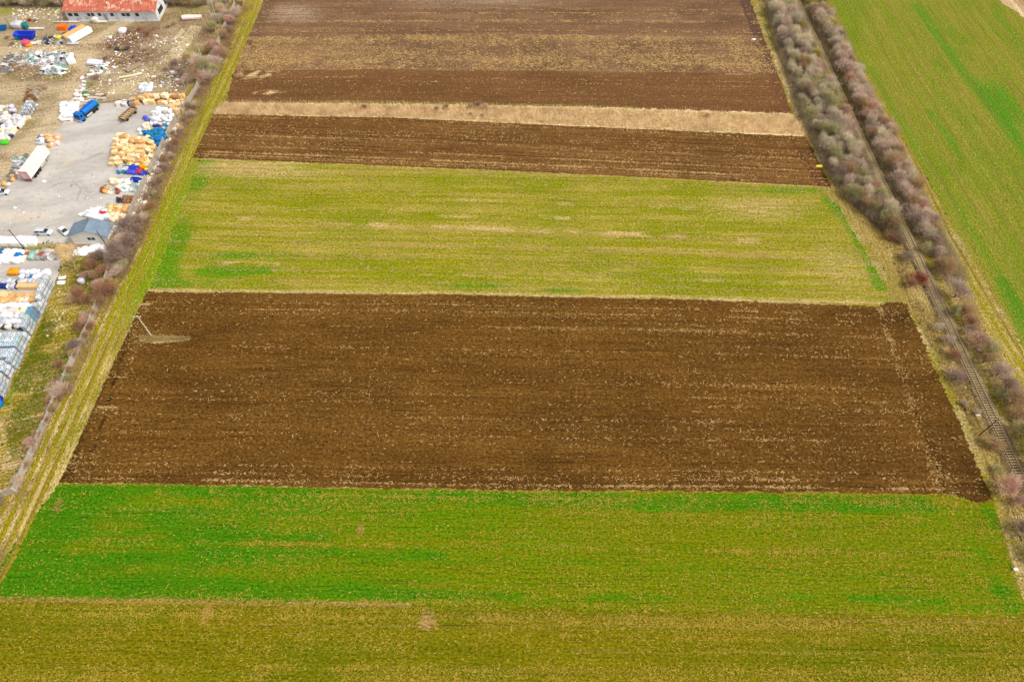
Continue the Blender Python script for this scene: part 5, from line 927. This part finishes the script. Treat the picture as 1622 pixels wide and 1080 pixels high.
x, y = W(9, 228); goods('bag', cm('bright green'), x, y, 0, .2, (2.0, 1.3, 1.0), 'bright green covered bin at the front of the left goods field', 'bin', None, 'bin')
J = {('board', 'white'): 3, ('board', 'light grey'): 3, ('sack', 'white'): 2, ('crate', 'light grey'): 2, ('board', 'lilac'): 1, ('crate', 'sea green'): 1, ('sack', 'dark'): .7, ('board', 'off white'): 2, ('bag', 'grey'): 1, ('drum', 'white'): .6}
heap('the upper junk heap', [(44, 104), (100, 106), (118, 86), (44, 84)], 16, 7, J, 1, 1.05, .05, tilt=.35)
heap('the lower junk heap', [(64, 120), (104, 120), (104, 106), (70, 106)], 9, 4, J, 1, 1.05, .06, tilt=.35)
heap('the left junk heap', [(0, 120), (34, 112), (44, 86), (10, 90)], 8, 5, {('crate', 'grey'): 3, ('board', 'light grey'): 3, ('board', 'off white'): 2, ('sack', 'brown'): 1, ('sack', 'grey'): 2}, 1, 1.1, .25, tilt=.3)
heap('the far junk row', [(60, 72), (112, 72), (116, 58), (70, 58)], 9, 3, {('crate', 'grey'): 3, ('sack', 'dark'): 2, ('drum', 'grey'): 1, ('board', 'light grey'): 2, ('sack', 'yellow'): .4, ('sack', 'green'): .7, ('crate', 'off white'): 1, ('sack', 'brown'): 1}, 1, 1.1, .25, tilt=.3)
heap('the rubble by the yard road', [(140, 122), (164, 118), (174, 98), (146, 96)], 7, 6, {('board', 'light grey'): 2, ('sack', 'white'): 3, ('crate', 'sea green'): .6, ('sack', 'pink'): 1, ('sack', 'off white'): 2, ('sack', 'dark'): .7}, 1, .8, .2, tilt=.4)
heap('the debris above the film heap', [(124, 146), (144, 140), (148, 120), (130, 124)], 4, 4, {('sack', 'white'): 2, ('board', 'light grey'): 2, ('sack', 'lilac'): 1, ('sack', 'dark'): 1}, 1, .9, .3, tilt=.4)
heap('the white rubble by the lane', [(222, 148), (240, 146), (242, 132), (222, 134)], 6, 5, {('sack', 'white'): 4, ('sack', 'light grey'): 3, ('board', 'off white'): 1}, 1, .8, .08, tilt=.4)
heap('the rubble right of the lane', [(252, 140), (284, 128), (286, 108), (262, 116)], 6, 5, {('sack', 'off white'): 3, ('sack', 'light grey'): 2, ('board', 'white'): 1, ('sack', 'grey brown'): 3}, 1, .7, .35, tilt=.4)
# lower storage rows, front (near) to back
heap('the white wrap row', [(0, 390), (58, 391), (60, 380), (0, 379)], 8, 2, {('bale', 'white'): 4, ('bale', 'off white'): 1}, 1, 1.25, .05, tilt=.04)
heap('the round bag row', [(-4, 420), (38, 416), (38, 402), (-4, 400)], 6, 3, {('bag', 'white'): 6, ('bag', 'off white'): 2, ('bag', 'blue'): .5}, 1, 1.45, .03)
heap('the green bag row', [(38, 413), (68, 413), (70, 402), (38, 400)], 5, 2, {('bag', 'sea green'): 4, ('sack', 'rust'): 1, ('bag', 'pale tan'): 1, ('sack', 'grey'): 1}, 1, 1.2, .05)
heap('the pallet row', [(68, 414), (94, 412), (96, 398), (72, 397)], 5, 3, {('pallet_stack', 'grey'): 3, ('pallet_stack', 'light grey'): 2, ('sack', 'off white'): 1, ('pallet_stack', 'pink'): 1}, 1, 1.1, .08)
x, y = W(25, 433); goods('bag', cm('orange'), x, y, 0, .1, (2.3, 1.6, 1.35), 'large bright orange bag at the left end of its storage row', 'bag', None, 'bulk_bag')
rowsS = [(434, 34, 78, 6, {('bag', 'white'): 3, ('sack', 'pink'): 2, ('bag', 'yellow'): .5, ('bale', 'pale tan'): 1, ('bag', 'lilac'): 1}, 'the yellow flecked row'),
         (441, 34, 74, 6, {('bag', 'light grey'): 3, ('bag', 'white'): 2, ('bag', 'blue'): 1.2, ('sack', 'navy'): 1}, 'the blue dotted row'),
         (449, 0, 70, 11, {('bag', 'light grey'): 3, ('sack', 'lilac'): 2, ('bag', 'off white'): 3, ('sack', 'yellow'): .3, ('sack', 'dark'): .8}, 'the first grey sack row'),
         (456, 0, 30, 5, {('bag', 'white'): 2, ('bag', 'navy'): 1, ('bag', 'royal blue'): 1, ('bag', 'light grey'): 2}, 'the royal blue row'),
         (472, 0, 62, 10, {('bale', 'tan'): 4, ('bale', 'orange tan'): 3, ('bale', 'pale tan'): 2, ('sack', 'off white'): 1}, 'the tan bundle row'),
         (479, 0, 58, 9, {('bale', 'tan'): 3, ('bale', 'orange tan'): 2, ('bale', 'pale tan'): 2, ('bag', 'pink'): 1}, 'the second tan bundle row'),
         (488, 0, 56, 9, {('bag', 'white'): 5, ('bale', 'white'): 3, ('bale', 'off white'): 1}, 'the snow white row'),
         (496, 0, 53, 8, {('bag', 'white'): 3, ('bag', 'pink'): 2, ('bag', 'pale tan'): 1, ('bale', 'off white'): 1}, 'the pinkish row'),
         (504, 0, 50, 8, {('bag', 'white'): 4, ('bag', 'off white'): 2, ('bag', 'green'): .35, ('bag', 'light grey'): 1}, 'the green flecked row'),
         (512, 0, 47, 7, {('bag', 'white'): 4, ('bag', 'sea green'): .8, ('bag', 'light grey'): 3}, 'the pale green row'),
         (520, 0, 44, 7, {('bag', 'light grey'): 3, ('bag', 'grey'): 1, ('sack', 'dark'): 1, ('bag', 'off white'): 2}, 'the dark flecked row')]
for (py, xa, xb, n, mx, nm) in rowsS:
    heap(nm, [(xa, py + 3), (xb + 3, py + 3), (xb + 5, py - 4), (xa, py - 4)], n, 1, mx, 2 if py > 450 else 1, 1.2, .02, .2, 1.0, .06)
x, y = W(47, 456); goods('bale', cm('tan'), x, y, 0, 0, (3.6, 1.3, 1.2), 'long tan wrapped bundle lying left of the tank stacks', 'bundle', None, 'wrapped_bundle')

# caged liquid tanks
m_tank = [mat('milky_tank', (226, 230, 232), .4, .06), mat('bluish_tank', (190, 208, 220), .4, .08), mat('mint_tank', (190, 220, 212), .4, .08), mat('greyish_tank', (190, 196, 200), .45, .12), mat('blue_cover_tank', (92, 150, 186), .5, .1)]
m_cage = mat('galvanised_cage', (150, 156, 162), .45, .1, metal=.2); m_cap = mat('black_cap', (40, 40, 44), .6); m_pal = mat('tank_pallet', (140, 122, 98), .8)
tb_ = MB(); tb_.rbox(-.48, .48, -.56, .56, .16, 1.13, .09); tank_me = []
for m in m_tank: tank_me.append(tb_.mesh('tank', m))
cg = MB()
for z in (.2, .5, .8, 1.1):
    cg.box(-.51, .51, -.595, -.57, z - .014, z + .014); cg.box(-.51, .51, .57, .595, z - .014, z + .014); cg.box(-.515, -.49, -.57, .57, z - .014, z + .014); cg.box(.49, .515, -.57, .57, z - .014, z + .014)
for k in range(5):
    xx = -.4 + k * .2; cg.box(xx - .01, xx + .01, -.602, -.596, .15, 1.13); cg.box(xx - .01, xx + .01, .596, .602, .15, 1.13)
    yy = -.46 + k * .23; cg.box(-.522, -.516, yy - .01, yy + .01, .15, 1.13); cg.box(.516, .522, yy - .01, yy + .01, .15, 1.13)
cg.box(-.5, .5, -.25, -.21, 1.135, 1.155); cg.box(-.5, .5, .21, .25, 1.135, 1.155)
cage_me = cg.mesh('cage', m_cage); b = MB(); b.lathe([(.02, 1.13), (.12, 1.13), (.12, 1.17), (.10, 1.18), (.02, 1.18)], 12); cap_me = b.mesh('cap', m_cap)
b = MB(); b.box(-.52, .52, -.60, .60, .12, .148)
for xx in (-.42, 0, .42): b.box(xx - .08, xx + .08, -.58, .58, .0, .118)
pal_me = b.mesh('pallet', m_pal)
def tote(x, y, z, rz, label, t=0):
    o = empty('caged_tank', (x, y, z), rz); tag(o, label, 'tank', 'caged liquid tanks stacked along the grass')
    link('tank', tank_me[t], o); link('cage', cage_me, o); link('cap', cap_me, o); link('pallet', pal_me, o)
P0, P1 = np.array(W(6, 632)), np.array(W(88, 452)); L = np.linalg.norm(P1 - P0); e = (P1 - P0) / L; nrm = np.array([-e[1], e[0]])
if nrm[0] > 0: nrm = -nrm
rz_ = math.atan2(e[1], e[0]) - R(90); nrow = int(L / 1.24); k = 0; gap = 0
for r_ in range(nrow):
    if r_ in (4, 9, 13): gap += .55
    base = P0 + e * (.6 + r_ * 1.22 + gap)
    if np.dot(base - P0, e) > L: break
    off = [0, .3, -.25, .1][(r_ // 3) % 4]
    pyx = base[1]; lv = 3 if r_ % 7 != 5 else 2
    depth = int(min(8, max(1, (base[0] + W(0, 545)[0] * -1) / 1.06 + 1))) if base[1] < 96 else 1
    tt = random.choices([0, 1, 3, 2], [5, 2, 2, 1])[0] if 12 < r_ < 17 or r_ < 12 else random.choices([3, 1, 0], [4, 2, 2])[0]
    for c_ in range(depth):
        for l in range(lv if c_ < 1 or r_ not in (6, 12) else 2):
            q = base + nrm * (.55 + off + c_ * 1.05); t = tt if random.random() < .6 else random.choices([0, 1, 2, 3], [5, 2, .7, 2])[0]
            if r_ in (16, 17) and c_ == 0: t = 4
            tote(q[0] + random.gauss(0, .015), q[1] + random.gauss(0, .015), l * 1.165, rz_ + random.gauss(0, .015), 'caged plastic tank, %s layer, %s from the grass, row %d from the near end' % (['bottom', 'middle', 'top'][l], ordn(c_ + 1), r_ + 1), t)
# three tanks at the left clusters and a few more loose ones
A_, B_ = np.array(W(36, 184)), np.array(W(57, 172)); k = 0
for i in range(4):
    for j in range(2):
        for l in range(2):
            q = np.array(W(48 + i * 2.6, 186 - i * 5.0)) + np.array([-j * 1.2, 0]); k += 1
            tote(q[0], q[1], l * 1.165, .15, 'pale caged tank by the sandy road, %s pair from near end, %s side, %s layer' % (ordn(i + 1), ['road', 'inner'][j], ['lower', 'upper'][l]), random.choice([0, 3]))
q = W(4, 636); 
for i, c in enumerate(['rust', 'royal blue', 'navy', 'royal blue', 'blue']):
    x, y = W(1 - i * .3, 626 + i * 4); goods('bag', cm(c), x, y, 0, None, 1.3, '%s bag, %s from the top below the near tank stack' % (c, ordn(i + 1)), 'bag', 'bags below the near tank stack', 'bulk_bag')
# skips, boxes and single pieces at the top left
def single(kind, c, p, s, rz, label, cat, name): x, y = W(*p); return goods(kind, cm(c), x, y, 0, rz, s, label, cat, None, name)
single('skip', 'royal blue', (43, 61), 1.25, 0, 'large royal blue waste skip on the grass', 'skip', 'waste_skip'); single('skip', 'blue', (2, 48), .85, .1, 'smaller blue waste skip at the left picture edge', 'skip', 'waste_skip')
single('drum', 'teal', (43, 46), (3.2, 3.2, 2.2), 0, 'squat teal tank standing above the blue skip', 'tank', 'round_tank'); single('drum', 'teal', (30, 63), (2.2, 2.2, 1.6), 0, 'small teal tank at the left end of the blue skip', 'tank', 'round_tank')
single('bale', 'bright orange', (101, 47), (1.9, 1.7, 1.5), 0, 'bright orange box among the grass of the far yard', 'box', 'orange_box'); single('bag', 'bright pink', (44, 72), 1.8, 0, 'bright pink sack below the blue skip', 'bag', 'bulk_bag'); single('sack', 'orange', (47, 74), 1.4, 0, 'orange sack touching the bright pink one', 'bag', 'sack')
single('board', 'white', (55, 69), (1.5, 1.2, 1), 0, 'white sheet right of the bright pink sack', 'sheet', 'sheet'); single('bag', 'light grey', (30, 44), (3.2, 2.6, 2.0), 0, 'silver tarpaulin covered load left of the teal tank', 'covered load', 'covered_load')
for i, (px, n) in enumerate(((53, 46.5), (63, 47))): single('board', 'off white', (px, n), (2.0, .8, 2), 0, ['pale slab directly right of the teal tank', 'pale slab further right of the teal tank'][i], 'slab', 'slab')
for i, (p, c, s_) in enumerate((((121, 57), 'orange tan', 1), ((130, 60), 'white', 1))):
    x, y = W(*p); b = MB(); b.rbox(-.9, .9, -4.2, 4.2, .3, 2.0, .15); 
    for xx in (-.5, .4): b.box(xx, xx + .12, -3.9, 3.9, .08, .3)
    o = link('steel_container', b.mesh('steel_container', cm(c))); o.location = (x, y, 0); o.rotation_euler = (0, 0, R(-32)); tag(o, ['tan long open container beside the blue machine', 'white long container right of the tan one'][i], 'container')
single('bag', 'royal blue', (119, 52), (1.8, 2.4, 1.9), -.5, 'royal blue machine body at the upper end of the tan container', 'machine', 'covered_machine'); single('bag', 'dark', (110, 60), (3.0, 1.8, 1.5), 0, 'dark machine left of the tan container', 'machine', 'covered_machine'); single('bag', 'yellow', (95, 62), (1.6, 1.2, 1.1), 0, 'yellow bag left of the dark machine', 'bag', 'bulk_bag')
single('board', 'light grey', (117, 71), (2.2, 1.2, 3), 0, 'grey flat box below the long containers', 'box', 'flat_box'); single('bale', 'white', (115, 100), (1.7, 1.5, 1.7), .5, 'white square box at the right end of the upper junk heap', 'box', 'white_box')
single('board', 'lilac', (152, 102), (2.4, 2.2, 5), .1, 'pale lilac slab on the rubble by the sandy road', 'slab', 'slab'); single('board', 'off white', (160, 37), (2.6, .7, 3), 0, 'pale slab lying before the warehouse', 'slab', 'slab'); single('board', 'off white', (107, 37), (5.0, .5, 3), 0, 'long pale beam at the left corner of the warehouse', 'beam', 'beam')
single('bag', 'off white', (153, 36), (2.0, 1.6, 1.8), 0, 'cream box before the warehouse door', 'box', 'cream_box'); single('bag', 'white', (196, 52), (2.4, 1.8, 1.5), 0, 'white debris bag in front of the warehouse', 'bag', 'bulk_bag'); single('board', 'grey brown', (213, 108), (3.4, 1.8, 3), 1.0, 'broken grey slab leaning in the rubble', 'slab', 'slab')
single('board', 'pale tan', (208, 122), (3.8, .7, 3), .35, 'pale beam lying below the broken grey slab', 'beam', 'beam'); single('board', 'dark', (194, 79), (2.6, 1.4, 3), 0, 'dark sheet lying on the rubble right of the rust scrub', 'sheet', 'sheet'); single('board', 'pink', (305, 31), (3.6, 1.6, 6), .3, 'pinkish frame right of the warehouse', 'frame', 'slab')
single('board', 'off white', (90, 441 - 0), (1.0, .9, 2), .3, 'white panel on the grass beside the tank stacks, upper of two', 'panel', 'slab') if False else None
for i, p in enumerate(((100, 441), (98, 449))): single('board', 'white', p, (.95, .9, 2), .2, ['upper', 'lower'][i] + ' of two white panels lying beside the far end of the tank stacks', 'panel', 'slab')
single('bag', 'lilac', (131, 447), 1.3, 0, 'pale lilac ball shaped bag on the grass below the sparse tree', 'bag', 'bulk_bag'); single('sack', 'white', (1193, 64), (.9, .7, .8), 0, 'lone white sack on the far brown field near the tree belt', 'sack', 'sack')
single('sack', 'yellow', (1297, 265), (1.3, .9, 1.0), 0, 'lone yellow object at the right end of the furrowed field', 'sack', 'sack')
for p, lb_ in (((1517, 448), 'white box on the far side of the rails beside the second bush gap'), ((1550, 555), 'white box among the bushes right of the rails'), ((1547, 658), 'white sack between the ploughed headland and the near railway pole'), ((1296, 141), 'small white sack in the tree belt'), ((1607, 902), 'small white litter at the right edge beside the green field')):
    x, y = W(*p); goods('bale', cm('off white'), x, y, .05, None, (.6, .45, .4), lb_, 'box', None, 'small_box')

# ------------------------------------------------------------------ loose litter, clods and rubble nobody could count
def crumbs(name, P_, size, m, flat=.5):
    n = len(P_); base = np.array([(-1, -1, 0), (1, -1, 0), (1, 1, 0), (-1, 1, 0), (-.6, -.6, 1), (.6, -.7, 1), (.7, .6, 1), (-.6, .5, 1)], float)
    f = np.array([(0, 3, 2, 1), (4, 5, 6, 7), (0, 1, 5, 4), (1, 2, 6, 5), (2, 3, 7, 6), (3, 0, 4, 7)])
    s = size * rng.lognormal(0, .45, n)[:, None, None]; a = rng.uniform(0, 6.28, n); Rm = np.zeros((n, 3, 3)); Rm[:, 0, 0] = np.cos(a); Rm[:, 0, 1] = -np.sin(a); Rm[:, 1, 0] = np.sin(a); Rm[:, 1, 1] = np.cos(a); Rm[:, 2, 2] = 1
    st = np.stack([rng.uniform(.5, 1.5, n), rng.uniform(.4, 1, n), rng.uniform(.3, 1, n) * flat], -1)[:, None]
    V = np.einsum('nij,nkj->nki', Rm, base[None] * st) * s; V[..., :2] += P_[:, None]; V[..., 2] += .01
    return link(name, mesh_np(name, V.reshape(-1, 3), (np.arange(n)[:, None, None] * 8 + f[None]).reshape(-1, 4), m))
def spread(pts, w, n):
    q = np.array([W(*p) for p in pts]); i = rng.integers(0, len(q) - 1, n); t = rng.uniform(0, 1, n)[:, None]; return q[i] * (1 - t) + q[i + 1] * t + rng.normal(0, w, (n, 2))
def quadp(quad, n):
    A, B, Cc, D = [np.array(W(*p)) for p in quad]; u = rng.uniform(0, 1, (n, 1)); v = rng.uniform(0, 1, (n, 1)); return (A * (1 - u) + B * u) * (1 - v) + (D * (1 - u) + Cc * u) * v
m_lit = [cm('white'), cm('light grey'), cm('grey brown'), cm('pale tan'), cm('dark')]
for m, n, nm in ((m_lit[0], 1500, 'white_litter'), (m_lit[3], 1200, 'pale_litter'), (m_lit[2], 2400, 'grey_rubble')):
    P_ = np.vstack([spread([(192, 384), (207, 348), (222, 318), (237, 290), (256, 250), (268, 222), (280, 195)], 1.0, int(n * .35)), quadp([(140, 150), (290, 150), (300, 60), (170, 50)], int(n * .30)), quadp([(20, 125), (110, 125), (130, 55), (10, 55)], int(n * .16)), quadp([(20, 38), (100, 34), (100, 12), (20, 14)], int(n * .08)), quadp([(-5, 225), (30, 205), (60, 165), (-5, 170)], int(n * .06)), quadp([(100, 404), (172, 404), (176, 392), (96, 392)], int(n * .1)), quadp([(60, 560), (120, 470), (150, 440), (96, 430)], int(n * .008)), quadp([(0, 380), (180, 350), (260, 250), (20, 280)], int(n * .02))])
    tag(crumbs(nm, P_, .165, m), {'white_litter': 'white scraps of litter strewn over the yard and along its wall', 'pale_litter': 'pale tan scraps strewn over the yard and along its wall', 'grey_rubble': 'grey brown rubble strewn over the yard and along its wall'}[nm], 'litter', kind='stuff')
tag(crumbs('white_film_scraps', np.vstack([quadp([(138, 398), (172, 400), (168, 388), (146, 390)], 260), quadp([(116, 404), (136, 404), (140, 396), (120, 396)], 60)]), .3, m_lit[0]), 'white film scraps in front of the grey roofed house', 'litter', kind='stuff')
